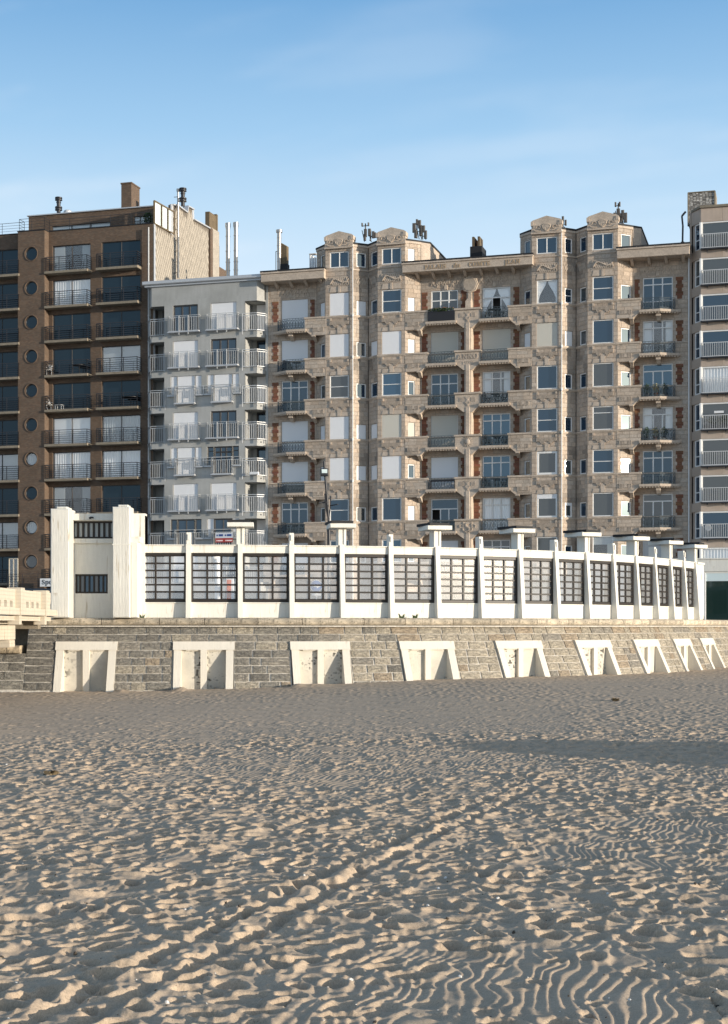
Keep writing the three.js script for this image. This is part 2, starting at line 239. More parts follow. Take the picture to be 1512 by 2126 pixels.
const M = {
  brick: mat('brown brick', [.175, .132, .102], { map: brickMap, bumpMap: brickBump, bumpScale: .006, roughness: .9 }),
  slab: mat('pale concrete slab', [.34, .29, .22], { map: grainMap, roughness: .9 }),
  ironBlack: mat('black painted steel', [.022, .022, .026], { roughness: .45 }),
  darkFrame: mat('dark bronze frame', [.03, .026, .024], { roughness: .4 }),
  glass: mat('window glass', [.012, .026, .05], { phys: 1, roughness: .02, ior: 1.85, specularColor: new THREE.Color(.68, .88, 1) }),
  bronzeGlass: mat('dark sliding glass', [.008, .014, .02], { phys: 1, roughness: .02, ior: 1.5, specularColor: new THREE.Color(.55, .82, 1) }),
  blueGlass: mat('sky blue window glass', [.02, .045, .085], { phys: 1, roughness: .02, ior: 2.05, specularColor: new THREE.Color(.6, .85, 1) }),
  greyGlass: mat('dusty window glass', [.05, .058, .06], { phys: 1, roughness: .05, ior: 1.8 }),
  pane: mat('clear glass', [1, 1, 1], { phys: 1, roughness: .01, transmission: 1, thickness: 0, ior: 1.75 }),
  galleryPane: mat('clear gallery glass', [1, 1, 1], { phys: 1, roughness: .015, transmission: .915, thickness: 0, ior: 1.95 }),
  curtain: mat('net curtain', [.78, .79, .78], { roughness: .95 }),
  greyCurtain: mat('grey curtain', [.42, .45, .45], { roughness: .95 }),
  white: mat('white frame paint', [.78, .77, .74], { roughness: .45 }),
  shutter: mat('white roller shutter', [.80, .80, .80], { bumpMap: slatBump, bumpScale: .008, roughness: .55 }),
  creamShutter: mat('cream roller shutter', [.60, .57, .49], { bumpMap: slatBump, bumpScale: .01, roughness: .6 }),
  stucco: mat('grey render', [.475, .475, .455], { map: stuccoMap, bumpMap: stuccoBump, bumpScale: .004, roughness: .92 }),
  galv: mat('galvanised rail', [.46, .47, .47], { roughness: .5, metalness: .1 }),
  steel: mat('stainless flue', [.42, .39, .36], { metalness: .9, roughness: .38 }),
  zinc: mat('zinc gutter', [.50, .51, .52], { roughness: .5, metalness: .3 }),
  stone: mat('warm limestone', [.67, .555, .45], { map: grainMap, bumpMap: stuccoBump, bumpScale: .004, roughness: .9 }),
  stoneTrim: mat('limestone trim', [.70, .585, .475], { map: grainMap, bumpMap: stuccoBump, bumpScale: .003, roughness: .88 }),
  letter: mat('ochre lettering', [.36, .26, .16], { roughness: .8 }),
  redBrick: mat('red brick', [.26, .125, .08], { map: brickMap, bumpMap: brickBump, bumpScale: .01, roughness: .9 }),
  iron: mat('blue grey wrought iron', [.055, .075, .085], { roughness: .5 }),
  roof: mat('black roofing', [.018, .019, .022], { roughness: .75, map: grainMap }),
  clad: mat('beige cladding', [.58, .465, .375], { map: stuccoMap, roughness: .7 }),
  whiteRail: mat('white balusters', [.60, .605, .60], { roughness: .4 }),
  pebble: mat('pale rubble facing', [.66, .63, .58], { map: pebbleMap, bumpMap: pebbleBump, bumpScale: .05, roughness: .95 }),
  shingle: mat('beige slate', [.53, .475, .40], { map: grainMap, roughness: .75 }),
  painted: mat('white painted concrete', [.80, .785, .74], { map: streakMap, bumpMap: stuccoBump, bumpScale: .003, roughness: .75 }),
  board: mat('white board marked concrete', [.76, .75, .71], { map: streakMap, bumpMap: boardBump, bumpScale: .03, roughness: .8 }),
  window: mat('dark brown window frame', [.026, .019, .014], { roughness: .5, map: grainMap }),
  niche: mat('pale concrete', [.74, .70, .63], { map: streakMap, bumpMap: stuccoBump, bumpScale: .004, roughness: .85 }),
  nichePanel: mat('stained concrete panel', [.80, .77, .70], { map: spotMap, roughness: .9 }),
  coping: mat('grey coping stone', [.52, .48, .42], { map: rockMap, bumpMap: stuccoBump, bumpScale: .006, roughness: .85 }),
  rock: mat('rock faced stone', [.56, .515, .44], { map: rockMap, bumpMap: rockBump, bumpScale: .05, roughness: .93 }),
  mortar: mat('lime mortar', [.74, .70, .63], { map: grainMap, bumpMap: stuccoBump, bumpScale: .01, roughness: .95 }),
  cream: mat('cream board marked concrete', [.60, .54, .455], { map: streakMap, bumpMap: boardHBump, bumpScale: .012, roughness: .85 }),
  paving: mat('promenade paving', [.42, .39, .35], { map: stuccoMap, roughness: .85 }),
  sand: mat('dry sand', [.64, .505, .375], { map: sandMap, bumpMap: sandBump, bumpScale: .0028, roughness: 1 }),
  shop: mat('dark blue fascia', [.02, .035, .055], { roughness: .5 }),
  greenGlass: mat('dark green glass', [.012, .03, .026], { phys: 1, roughness: .03, ior: 1.6 }),
  leaf: mat('leaf green', [.045, .075, .025], { roughness: .8 }),
  dryPlant: mat('dry shoots', [.30, .26, .14], { roughness: .9 }),
  plastic: mat('white plastic', [.75, .75, .74], { roughness: .45 }),
  charcoal: mat('black wicker', [.015, .015, .018], { roughness: .6 }),
  orange: mat('orange sign face', [.62, .14, .03], { roughness: .5 }),
  blue: mat('blue sign face', [.03, .13, .42], { roughness: .35 }),
  antenna: mat('grey brown antenna', [.09, .08, .07], { roughness: .6 }),
  wood: mat('weathered boards', [.20, .15, .09], { map: grainMap, roughness: .9 }),
  fenceGlass: mat('pale screen glass', [.62, .72, .72], { phys: 1, roughness: .08, ior: 1.5 }),
};
Object.values(M).forEach((m) => { m.side = THREE.DoubleSide; });

// ---------- the beach ----------
const L = 2.10728, HEAD = (s) => { if (s < 0) return .02655; const t = Math.min(1.02, (s / L) / 17); return .02655 + .309976 * t + 2.843163 * t * t - 2.104659 * t * t * t; };
const CURVE = (() => {                                              // front line of the sea wall, [x, z, heading] every 0.1 m from s = -14
  const a = []; let x = -9.28, z = -62.04; const step = .1;
  const back = []; for (let s = 0; s >= -14.05; s -= step) { back.push([x, z, HEAD(-1)]); x -= step * Math.cos(HEAD(-1)); z += step * Math.sin(HEAD(-1)); }
  a.push(...back.reverse()); x = -9.28; z = -62.04;
  for (let s = step; s <= 46; s += step) { const h = HEAD(s - step / 2); x += step * Math.cos(h); z -= step * Math.sin(h); a.push([x, z, h]); }
  return a;
})();
const onCurve = (s, out = 0) => { const f = clamp((s + 14) / .1, 0, CURVE.length - 1.001), i = Math.floor(f), k = f - i, A = CURVE[i], B = CURVE[i + 1], x = A[0] + (B[0] - A[0]) * k, z = A[1] + (B[1] - A[1]) * k, h = A[2] + (B[2] - A[2]) * k; return [x + Math.sin(h) * out, z + Math.cos(h) * out, h]; };
const wallZ = (x) => { let lo = 0, hi = CURVE.length - 1; if (x <= CURVE[0][0]) return CURVE[0][1]; if (x >= CURVE[hi][0]) return CURVE[hi][1]; while (hi - lo > 1) { const m = (lo + hi) >> 1; if (CURVE[m][0] < x) lo = m; else hi = m; } return CURVE[lo][1]; };
const sandLevel = (x, d) => { return .45 * sst(-12, 7, x) * sst(40, 60, d) + 1.5 * Math.exp(-(((x - 13.2) / 2.4) ** 2) - (((d - 28.2) / 3.9) ** 2)); /* plus an unseen sand heap, added to cast the dark band across the beach */ };
const trackX = (d) => -1.64 + (d - 12.1) * .315;                    // a wheel track that runs off to the right
function sandHeight(x, z) {
  const d = -z;
  let h = sandLevel(x, d);
  const wob = fbm(x * .8 + 31, z * .8 + 12, 2) - .5;
  h += .10 * (fbm(x * .16 + 5, z * .16, 3) - .5);
  const quiet = sst(.47, .67, fbm(x * .24 + 17, z * .17 + 3, 3) + .16 * sst(33, 42, d) * (1 - sst(2, 9, x)) * (1 - .7 * sst(50, 56, d)) + .22 * (1 - sst(10.5, 14.5, d)) * sst(-1.6, 0, x) * (1 - sst(2.0, 2.6, x)) - .09 * sst(13.5, 16, d) * (1 - sst(24, 30, d)));
  const calm = 1 - .82 * quiet;
  // trodden, wind-blown hummocks with sharp edges
  const wx = x + .18 * (vn(x * 2.2, z * 2.2) - .5), wz = z + .18 * (vn(x * 2.2 + 40, z * 2.2 + 9) - .5);
  const r1 = 1 - Math.abs(2 * vn(wx * 2.5 + 3, wz * 2.3 + 8) - 1), r2 = 1 - Math.abs(2 * vn(wx * 4.9 + 13, wz * 4.5 + 4) - 1);
  h += calm * (1 - .68 * sst(32, 47, d)) * (.030 * (r1 * r1 - .35) + .019 * (r2 * r2 - .35) + .012 * (1 - Math.abs(2 * vn(wx * 9.3, wz * 8.1 + 6) - 1)) + .05 * (fbm(x * .9 + 7, z * .9, 2) - .5));
  // footprints
  const C = .29, ci = Math.floor(x / C), cj = Math.floor(z / C); let pit = 0, rim = 0;
  for (let a = -1; a <= 1; a++) for (let b = -1; b <= 1; b++) {
    const gi = ci + a, gj = cj + b, e = h2(gi * 5 + 1, gj * 7 + 2);
    if (e > .24 + .6 * calm) continue;
    const px = (gi + .15 + .7 * h2(gi, gj + 999)) * C, pz = (gj + .15 + .7 * h2(gi + 777, gj)) * C, an = h2(gi + 31, gj + 57) * 6.283, ca = Math.cos(an), sa = Math.sin(an), dx = x - px, dz = z - pz;
    const sz = .65 + .8 * h2(gi + 91, gj + 3), r = Math.hypot((dx * ca + dz * sa) / (.125 * sz), (-dx * sa + dz * ca) / (.085 * sz)) * (1 + .25 * wob);
    if (r > 2.2) continue;
    const dep = (.026 + .05 * h2(gi + 8, gj + 15)) * sz * (.55 + .45 * calm) * (1 - .6 * sst(32, 47, d));
    if (r < 1) pit = Math.max(pit, dep * (1 - r ** 3)); 
    rim = Math.max(rim, dep * .36 * Math.exp(-(((r - 1.22) / .32) ** 2)));
  }
  h += rim - pit;
  // wind ripples where nobody has walked
  const ph = (x * .97 + z * .24) / .105 + 2.4 * (vn(x * 1.3 + 60, z * 1.1) - .5) + 1.5 * (vn(x * 4.1, z * 2.6 + 30) - .5), q = ph - Math.floor(ph);
  const rp = q < .66 ? q / .66 : (1 - q) / .34;
  h += .0125 * (sst(0, 1, rp) - .5) * (1 - .6 * sst(32, 48, d)) * (.26 + .74 * quiet) * (pit > .004 ? .25 : 1);
  // wheel tracks
  for (const [o, w, k] of [[0, .08, .6], [.40, .08, .5], [-1.7, .2, .25]]) {
    const t = (x - trackX(d) - o - .10 * (vn(d * .6, o * 9) - .5)) * .954;
    if (Math.abs(t) < .8 && d < 30) { const g = k * (1 - sst(20, 30, d)); h += g * (-.085 * Math.exp(-((t / w) ** 4)) + .05 * Math.exp(-(((Math.abs(t) - w * 1.65) / .1) ** 2)) * (.3 + .6 * vn(x * 4, z * 4)) + .022 * Math.exp(-((t / w) ** 2)) * .4 * Math.sin(d * 21 + t * 14)); }
  }
  // drift heaped against the wall
  if (d > 55) { const toWall = -wallZ(x) - d; h += Math.exp(-(((toWall - 1.7) / 1.1) ** 2)) * (.02 + .30 * sst(.5, .75, fbm(x * .55 + 3, z * .3, 3)) * (1 - sst(-4, -1, x)) * sst(-13, -10, x)); }
  return h;
}
{
  const ts = [], ds = [];
  for (let t = 2.6; t > .272; t /= 1.16) ts.push(-t);
  for (let t = -.272; t <= .2721; t += .00082) ts.push(t);
  for (let t = .272 * 1.16; t < 3; t *= 1.16) ts.push(t);
  for (let d = 1.2; d < 9.1; d *= 1.09) ds.push(d);
  for (let d = 9.3; d < 90; d *= 1.00186) ds.push(d);
  const nx = ts.length, nd = ds.length, p = new Float32Array(nx * nd * 3), uv = new Float32Array(nx * nd * 2), keep = new Uint8Array(nx * nd), idx = [];
  for (let j = 0; j < nd; j++) for (let i = 0; i < nx; i++) {
    const o = j * nx + i, x = ts[i] * ds[j], z = -ds[j], fine = Math.abs(ts[i]) < .3 && ds[j] > 9;
    const wz = wallZ(x); keep[o] = z > wz - .6 || x > 24 ? 1 : 0;
    p[o * 3] = x; p[o * 3 + 1] = keep[o] ? (fine ? sandHeight(x, z) : sandLevel(x, -z) + .12 * (fbm(x * .4, z * .4, 3) - .5)) : 0; p[o * 3 + 2] = z; uv[o * 2] = x; uv[o * 2 + 1] = z;
  }
  for (let j = 0; j + 1 < nd; j++) for (let i = 0; i + 1 < nx; i++) { const a = j * nx + i; if (keep[a] && keep[a + 1] && keep[a + nx] && keep[a + nx + 1]) idx.push(a, a + 1, a + nx + 1, a, a + nx + 1, a + nx); }
  const g = new THREE.BufferGeometry(); g.setAttribute('position', new THREE.BufferAttribute(p, 3)); g.setAttribute('uv', new THREE.BufferAttribute(uv, 2)); g.setIndex(new THREE.BufferAttribute(new Uint32Array(idx), 1)); g.computeVertexNormals();
  const sm = M.sand.clone(); sm.vertexColors = false; sm.name = 'dry sand';
  const sand = shadows(new THREE.Mesh(g, sm)); sand.name = 'sand'; tag(sand, 'trodden rippled beach sand running up to the sea wall', null, null, 'structure'); scene.add(sand);
  const far = new MB(); far.box(-900, 900, -1.6, -.9, -420, 900); tag(far.build('beach', M.sand, scene), 'wide flat beach going on beyond the trodden sand', null, null, 'structure');
}
{ // the promenade behind the wall
  const pts = []; for (let s = -13.9; s <= 42.6; s += .5) { const [x, z] = onCurve(s, .1); pts.push([x, -z]); }
  pts.push([26, 96], [60, 88], [160, 60], [400, -20], [400, 400], [-400, 400], [-400, 62.5], [-24, 62.5]);
  const b = new MB(new THREE.Matrix4().makeRotationX(-Math.PI / 2)); b.prism(pts, EYE + .04, EYE + .32);
  tag(b.build('promenade', M.paving, scene), 'paved promenade between the sea wall and the apartment buildings', null, null, 'structure');
}
// ---------- sea wall ----------
const TOPY = EYE + .34, WTOP = TOPY - .34, BAT = .47, faceOut = (y) => .28 + BAT * (WTOP - y), NT = 2.02;
{
  const R = rng(5), wall = thing('sea_wall', [0, 0, -62], 0, 'curved battered sea wall of rough grey stone blocks with white concrete recesses', 'sea wall'); wall.off = [0, 0, -62];
  const spots = []; for (let i = 0; i < 9; i++) spots.push([-1.95, 2.75, 7.4, 11.88, 16.27, 20.7, 25.05, 29.35, 33.6][i]);
  const S0 = -4.35, S1 = 39.6, inNiche = (s) => spots.some((c) => Math.abs(s - c) < 1.2);
  // mortar body, left open behind the recesses
  const core = new MB(), sweep = (mb, prof, a, b, step = .35) => {      // closed outline of [outward, y]
    const n = Math.max(1, Math.round((b - a) / step)), ring = (s) => prof.map(([o, y]) => { const q = onCurve(s, o); return [q[0], y, q[1]]; });
    let A = ring(a); const cap = (Q, f) => { const t = THREE.ShapeUtils.triangulateShape(prof.map((q) => new THREE.Vector2(...q)), []); for (const [i, j, k] of t) f ? mb.tri(Q[i], Q[j], Q[k]) : mb.tri(Q[k], Q[j], Q[i]); };
    cap(A, 0);
    for (let i = 1; i <= n; i++) { const B = ring(a + (b - a) * i / n); for (let k = 0; k < prof.length; k++) { const l = (k + 1) % prof.length; mb.quad(A[k], B[k], B[l], A[l]); } A = B; }
    cap(A, 1);
  };
  const dip = .035;
  sweep(core, [[-.6, WTOP + .08], [-.6, NT], [faceOut(NT) - dip, NT], [faceOut(WTOP + .08) - dip, WTOP + .08]], S0, S1);
  let e = S0; for (const c of [...spots, S1 + 1.2]) { if (c - 1.2 > e) sweep(core, [[-.6, NT], [-.6, -.6], [faceOut(-.6) - dip, -.6], [faceOut(NT) - dip, NT]], e, c - 1.2); sweep(core, [[-.6, NT], [-.6, -.6], [.35, -.6], [.35, NT]], c - 1.2, Math.min(c + 1.2, S1)); e = c + 1.2; }
  sweep(core, [[-2.5, 1.55], [-2.5, -.6], [faceOut(-.6) - dip, -.6], [faceOut(1.55) - dip, 1.55]], -13.5, S0);
  core.build('mortar_core', M.mortar, wall);
  // the face stones: 18 shapes, turned and stretched to each place, in six tones
  const shapes = [];
  for (let v = 0; v < 18; v++) {
    const mb = new MB(), nx = 5, ny = 3, r = rng(900 + v), H = []; for (let j = 0; j <= ny; j++) { H.push([]); for (let i = 0; i <= nx; i++) H[j].push(i === 0 || j === 0 || i === nx || j === ny ? .012 + .014 * r() : .03 + .026 * r()); }
    const P = (i, j) => [-.5 + i / nx + (i && i < nx ? (r() - .5) * .06 : (r() - .5) * .02), -.5 + j / ny + (j && j < ny ? (r() - .5) * .14 : (r() - .5) * .05), H[j][i]], G = []; for (let j = 0; j <= ny; j++) { G.push([]); for (let i = 0; i <= nx; i++) G[j].push(P(i, j)); }
    mb.uo = [r() * 5, r() * 5];
    for (let j = 0; j < ny; j++) for (let i = 0; i < nx; i++) (i + j) % 2 ? mb.quad(G[j][i], G[j][i + 1], G[j + 1][i + 1], G[j + 1][i]) : (mb.tri(G[j][i], G[j][i + 1], G[j + 1][i]), mb.tri(G[j][i + 1], G[j + 1][i + 1], G[j + 1][i]));
    const ed = []; for (let i = 0; i < nx; i++) ed.push(G[0][i]); for (let j = 0; j < ny; j++) ed.push(G[j][nx]); for (let i = nx; i > 0; i--) ed.push(G[ny][i]); for (let j = ny; j > 0; j--) ed.push(G[j][0]);
    for (let i = 0; i < ed.length; i++) { const a = ed[i], b = ed[(i + 1) % ed.length], d = (q) => [q[0], q[1], -.05]; mb.quad(d(a), d(b), b, a); }
    shapes.push(mb.geometry());
  }
  const tones = [[.44, .425, .40], [.37, .365, .35], [.58, .545, .48], [.29, .285, .275], [.66, .615, .54], [.55, .475, .39]].map((t, i) => { const m = M.rock.clone(); m.name = 'rock faced stone'; m.color.setRGB(...t); return m; });
  const stone = (s, y0, y1, len) => {
    const y = (y0 + y1) / 2, q = onCurve(s, faceOut(y) - .02), h = q[2], tilt = Math.atan(BAT), T = new THREE.Vector3(Math.cos(h), 0, -Math.sin(h)), N0 = new THREE.Vector3(Math.sin(h), 0, Math.cos(h));
    const N = N0.clone().multiplyScalar(Math.cos(tilt)).add(new THREE.Vector3(0, Math.sin(tilt), 0)), Up = N.clone().cross(T);
    const dark = 1 - sst(-8, 2, s), darkTone = R() < .25 * (1 - sst(6, 14, s)) + .5 * dark, k = s < -3.4 ? (R() < .75 ? 3 : 1) : darkTone ? (R() < .5 ? 3 : 1) : s > 8 ? [2, 4, 2, 4, 5, 0, 4, 2][Math.floor(R() * 8)] : [0, 1, 0, 2, 1, 5][Math.floor(R() * 5.3)];  // dark tones come up more often towards the left end
    const m = shadows(new THREE.Mesh(shapes[Math.floor(R() * 18)], tones[k])); m.name = 'stone';
    m.matrix.makeBasis(T.multiplyScalar(len - .045), Up.multiplyScalar((y1 - y0) / Math.cos(tilt) - .042), N).setPosition(q[0], y, q[1] + 62); m.matrix.decompose(m.position, m.quaternion, m.scale); wall.add(m);
  };
  const course = (y0, y1, a, b, lo = .42, hi = 1.05) => { let s = a; while (s < b - .02) { let l = lo + R() * (hi - lo); if (b - s - l < lo * .8) l = b - s; stone(s + l / 2, y0, y1, l); s += l; } };
  const ys = [WTOP, 2.33, NT, 1.69, 1.38, 1.07, .75, .42, .08];
  for (let j = 0; j + 1 < ys.length; j++) {
    if (ys[j] <= NT + .01) { let a = S0; for (const c of [...spots, S1 + 1.22]) { if (c - 1.22 > a) course(ys[j + 1], ys[j], a, c - 1.22); a = c + 1.22; } } else course(ys[j + 1], ys[j], S0, S1, .5, 1.2);
  }
  for (const [a, b] of [[1.55, 1.2], [1.2, .85], [.85, .5], [.5, .12]]) course(b, a, -13.4, S0, .4, .95);
  // bull-nosed coping in long pieces, and the thin ledge under it
  const nose = []; for (let k = 0; k <= 8; k++) { const t = -Math.PI / 2 + Math.PI * k / 8; nose.push([.42 + .15 * Math.cos(t), TOPY - .155 + .152 * Math.sin(t)]); } nose.push([-.35, TOPY - .003], [-.35, TOPY - .31]);
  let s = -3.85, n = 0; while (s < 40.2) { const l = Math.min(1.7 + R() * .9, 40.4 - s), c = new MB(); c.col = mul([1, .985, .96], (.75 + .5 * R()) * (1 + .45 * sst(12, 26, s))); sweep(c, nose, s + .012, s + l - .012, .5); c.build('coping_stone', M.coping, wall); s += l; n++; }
  const lg = new MB(); sweep(lg, [[.46, TOPY - .37], [.46, TOPY - .315], [-.3, TOPY - .315], [-.3, TOPY - .37]], S0 + .2, 40); lg.build('ledge', M.mortar, wall);
  s = -13.4; while (s < -5.0) { const l = 1.1 + R() * .7, c = new MB(), y = 1.72; c.col = mul([1, .93, .82], .7 + .5 * R()); const pr = []; for (let k = 0; k <= 6; k++) { const t = -Math.PI / 2 + Math.PI * k / 6; pr.push([.98 + .14 * Math.cos(t), y + .16 * Math.sin(t)]); } pr.push([-.4, y + .16], [-.4, y - .16]); sweep(c, pr, s + .015, Math.min(s + l, -4.55) - .015, .5); c.build('coping_stone', M.coping, wall); s += l; }
  // the concrete recesses
  const W = 1.2, lintel = new MB(), fo = faceOut(NT), f1 = faceOut(1.7), fb = faceOut(-.5), zb = fo - .02;
  const fin = (mb, x0, x1, pr, ya = 1.7, yb = -.5) => mb.hex([[x0, yb, faceOut(yb) + pr], [x1, yb, faceOut(yb) + pr], [x1, ya, faceOut(ya) + pr], [x0, ya, faceOut(ya) + pr], [x0, yb, .2], [x1, yb, .2], [x1, ya, .2], [x0, ya, .2]]);
  lintel.hex([[-W - .04, 1.7, f1 + .09], [W + .04, 1.7, f1 + .09], [W + .04, NT + .02, fo + .07], [-W - .04, NT + .02, fo + .07], [-W - .04, 1.7, .2], [W + .04, 1.7, .2], [W + .04, NT + .02, .2], [-W - .04, NT + .02, .2]]);
  lintel.box(-.72, -.12, 1.66, 1.7, f1 - .2, f1 + .03); lintel.box(.12, .72, 1.66, 1.7, f1 - .2, f1 + .03);
  const gl = lintel.geometry(), gf = [-1, 1].map((q) => { const b = new MB(); fin(b, q < 0 ? -W : W - .3, q < 0 ? -W + .3 : W, .05); return b.geometry(); });
  const gm = new MB(); gm.box(-.13, .13, -.5, 1.7, .2, f1 + .10); const gp = new MB(); gp.box(-W + .3, W - .3, -.5, 1.7, .2, f1 - .06);
  spots.forEach((c, i) => {
    const q = onCurve(c, 0), g = new THREE.Group(); g.name = 'concrete_recess'; g.position.set(q[0], 0, q[1] + 62); g.rotation.y = q[2]; wall.add(g);
    const pg = gp.geometry(), uv = pg.attributes.uv; for (let k = 0; k < uv.count; k++) uv.setXY(k, uv.getX(k) + i * 2.37, uv.getY(k) + i * 1.13);
    for (const [nm, ge, m] of [['lintel', gl, M.niche], ['fin', gf[0], M.niche], ['fin', gf[1], M.niche], ['post', gm.geometry(), M.niche], ['panel', pg, M.nichePanel]]) { const o = shadows(new THREE.Mesh(ge, m)); o.name = nm; g.add(o); }
  });
}
// ---------- the glazed gallery on the wall ----------
{
  const gal = thing('glazed_gallery', [-9.28, TOPY, -62.04], 0, 'long white glazed gallery curving along the top of the sea wall', 'gallery'); gal.off = [-9.28, TOPY, -62.04];
  const pts = []; for (let k = 0; k <= 16; k++) pts.push(onCurve(k * L));
  const B = {}, G = {};                                             // one bay, x from its left pilaster, z outwards
  const w0 = .62, w1 = 2.66, x0 = .03, x1 = L - .06;
  B.lower_panel = new MB(); B.lower_panel.cbox(0, L, 0, w0 - .02, -.22, -.03).box(0, L, w0 - .02, w0 + .02, -.24, 0);
  B.fascia = new MB(); B.fascia.cbox(0, L, w1, 2.96, -.22, -.02).box(-.01, L + .01, 2.96, 3.0, -.26, .03);
  B.pilaster = new MB(); B.pilaster.hex([[-.105, 0, .30], [.095, 0, .30], [.095, 3.02, .08], [-.105, 3.02, .08], [-.11, 0, -.26], [.10, 0, -.26], [.10, 3.02, -.26], [-.11, 3.02, -.26]]);
  const frameB = new MB(), fx = (x1 - x0), b = .135; frameB.col = [1, 1, 1];
  frameB.cbox(x0, x0 + b, w0 + .02, w1, -.2, -.03).cbox(x1 - b, x1, w0 + .02, w1, -.2, -.03).cbox(x0 + b, x1 - b, w0 + .02, w0 + .02 + b, -.2, -.035).cbox(x0 + b, x1 - b, w1 - b, w1, -.2, -.035);
  const gx0 = x0 + b, gx1 = x1 - b, gy0 = w0 + .02 + b, gy1 = w1 - b, cw = (gx1 - gx0) / 3, ch = (gy1 - gy0) / 6;
  for (let i = 1; i < 3; i++) frameB.cbox(gx0 + i * cw - .04, gx0 + i * cw + .04, gy0, gy1, -.16, -.06, .01);
  for (let j = 1; j < 6; j++) frameB.cbox(gx0, gx1, gy0 + j * ch - .034, gy0 + j * ch + .034, -.155, -.065, .01);
  const pane = new MB(); pane.box(-cw / 2 + .03, cw / 2 - .03, -ch / 2 + .022, ch / 2 - .022, -.004, .004); const paneG = pane.geometry();
  for (const k of Object.keys(B)) G[k] = B[k].geometry(); G.window = frameB.geometry();
  const knob = new MB(); knob.hex([[-.09, 3.02, .10], [.09, 3.02, .10], [.09, 3.5, .04], [-.09, 3.5, .04], [-.09, 3.02, -.26], [.09, 3.02, -.26], [.09, 3.5, -.26], [-.09, 3.5, -.26]]).box(-.04, .05, 3.18, 3.42, .05, .12); const knobG = knob.geometry();
  const pil = new MB(); pil.cbox(-.17, .17, 3.0, 3.72, -.4, .06).box(.06, .12, 3.05, 3.72, .06, .10); const pilG = pil.geometry();
  const slab = new MB(); slab.cbox(-.54, .54, 3.72, 3.9, -.95, .42); const slabG = slab.geometry();
  const tar = new MB(); tar.box(-.525, .40, 3.9, 4.01, -.93, .40); const tarG = tar.geometry();
  const put = (name, geo, mat, p, turn, parent = gal) => { const o = shadows(new THREE.Mesh(geo, mat)); o.name = name; if (p) o.position.set(p[0] + 9.28, 0, p[1] + 62.04); if (turn !== null) o.rotation.y = turn; parent.add(o); return o; };
  for (let k = 0; k <= 16; k++) {
    const A = pts[k], h = k < 16 ? Math.atan2(A[1] - pts[k + 1][1], pts[k + 1][0] - A[0]) : A[2], hp = k ? (A[2]) : h;
    put('pilaster', G.pilaster, M.painted, A, hp);
    if (k % 2 === 1) put('pilaster_cap', knobG, M.painted, A, hp);
    else if (k > 1) { const o = put('pillar', pilG, M.painted, A, hp), sb = put('slab_cap', slabG, M.painted, null, null, o); put('roofing', tarG, M.roof, null, null, o); sb.rotation.y = -hp * .35; }
    if (k === 16) break;
    put('lower_panel', G.lower_panel, M.painted, A, h); put('fascia', G.fascia, M.painted, A, h);
    const w = put('window', G.window, M.window, A, h);
    for (let j = 0; j < 6; j++) for (let i = 0; i < 3; i++) { const o = put('pane', paneG, M.galleryPane, null, null, w); o.position.set(gx0 + (i + .5) * cw, gy0 + (j + .5) * ch, -.11); o.rotation.set((h2(k * 9 + i, j) - .5) * .006, (h2(k * 7 + i, j + 40) - .5) * .008, 0); }
  }
  // the rounded end pillar
  const A = onCurve(16 * L + .7), en = new MB(rot(A[0], TOPY, A[1], A[2])); en.cbox(-.62, .62, 0, 2.9, -.35, .12, .05).box(-.66, .66, 2.9, 3.0, -.4, .16).cbox(.2, .5, .2, 2.6, .12, .16); en.build('end_pillar', M.painted, gal);
}
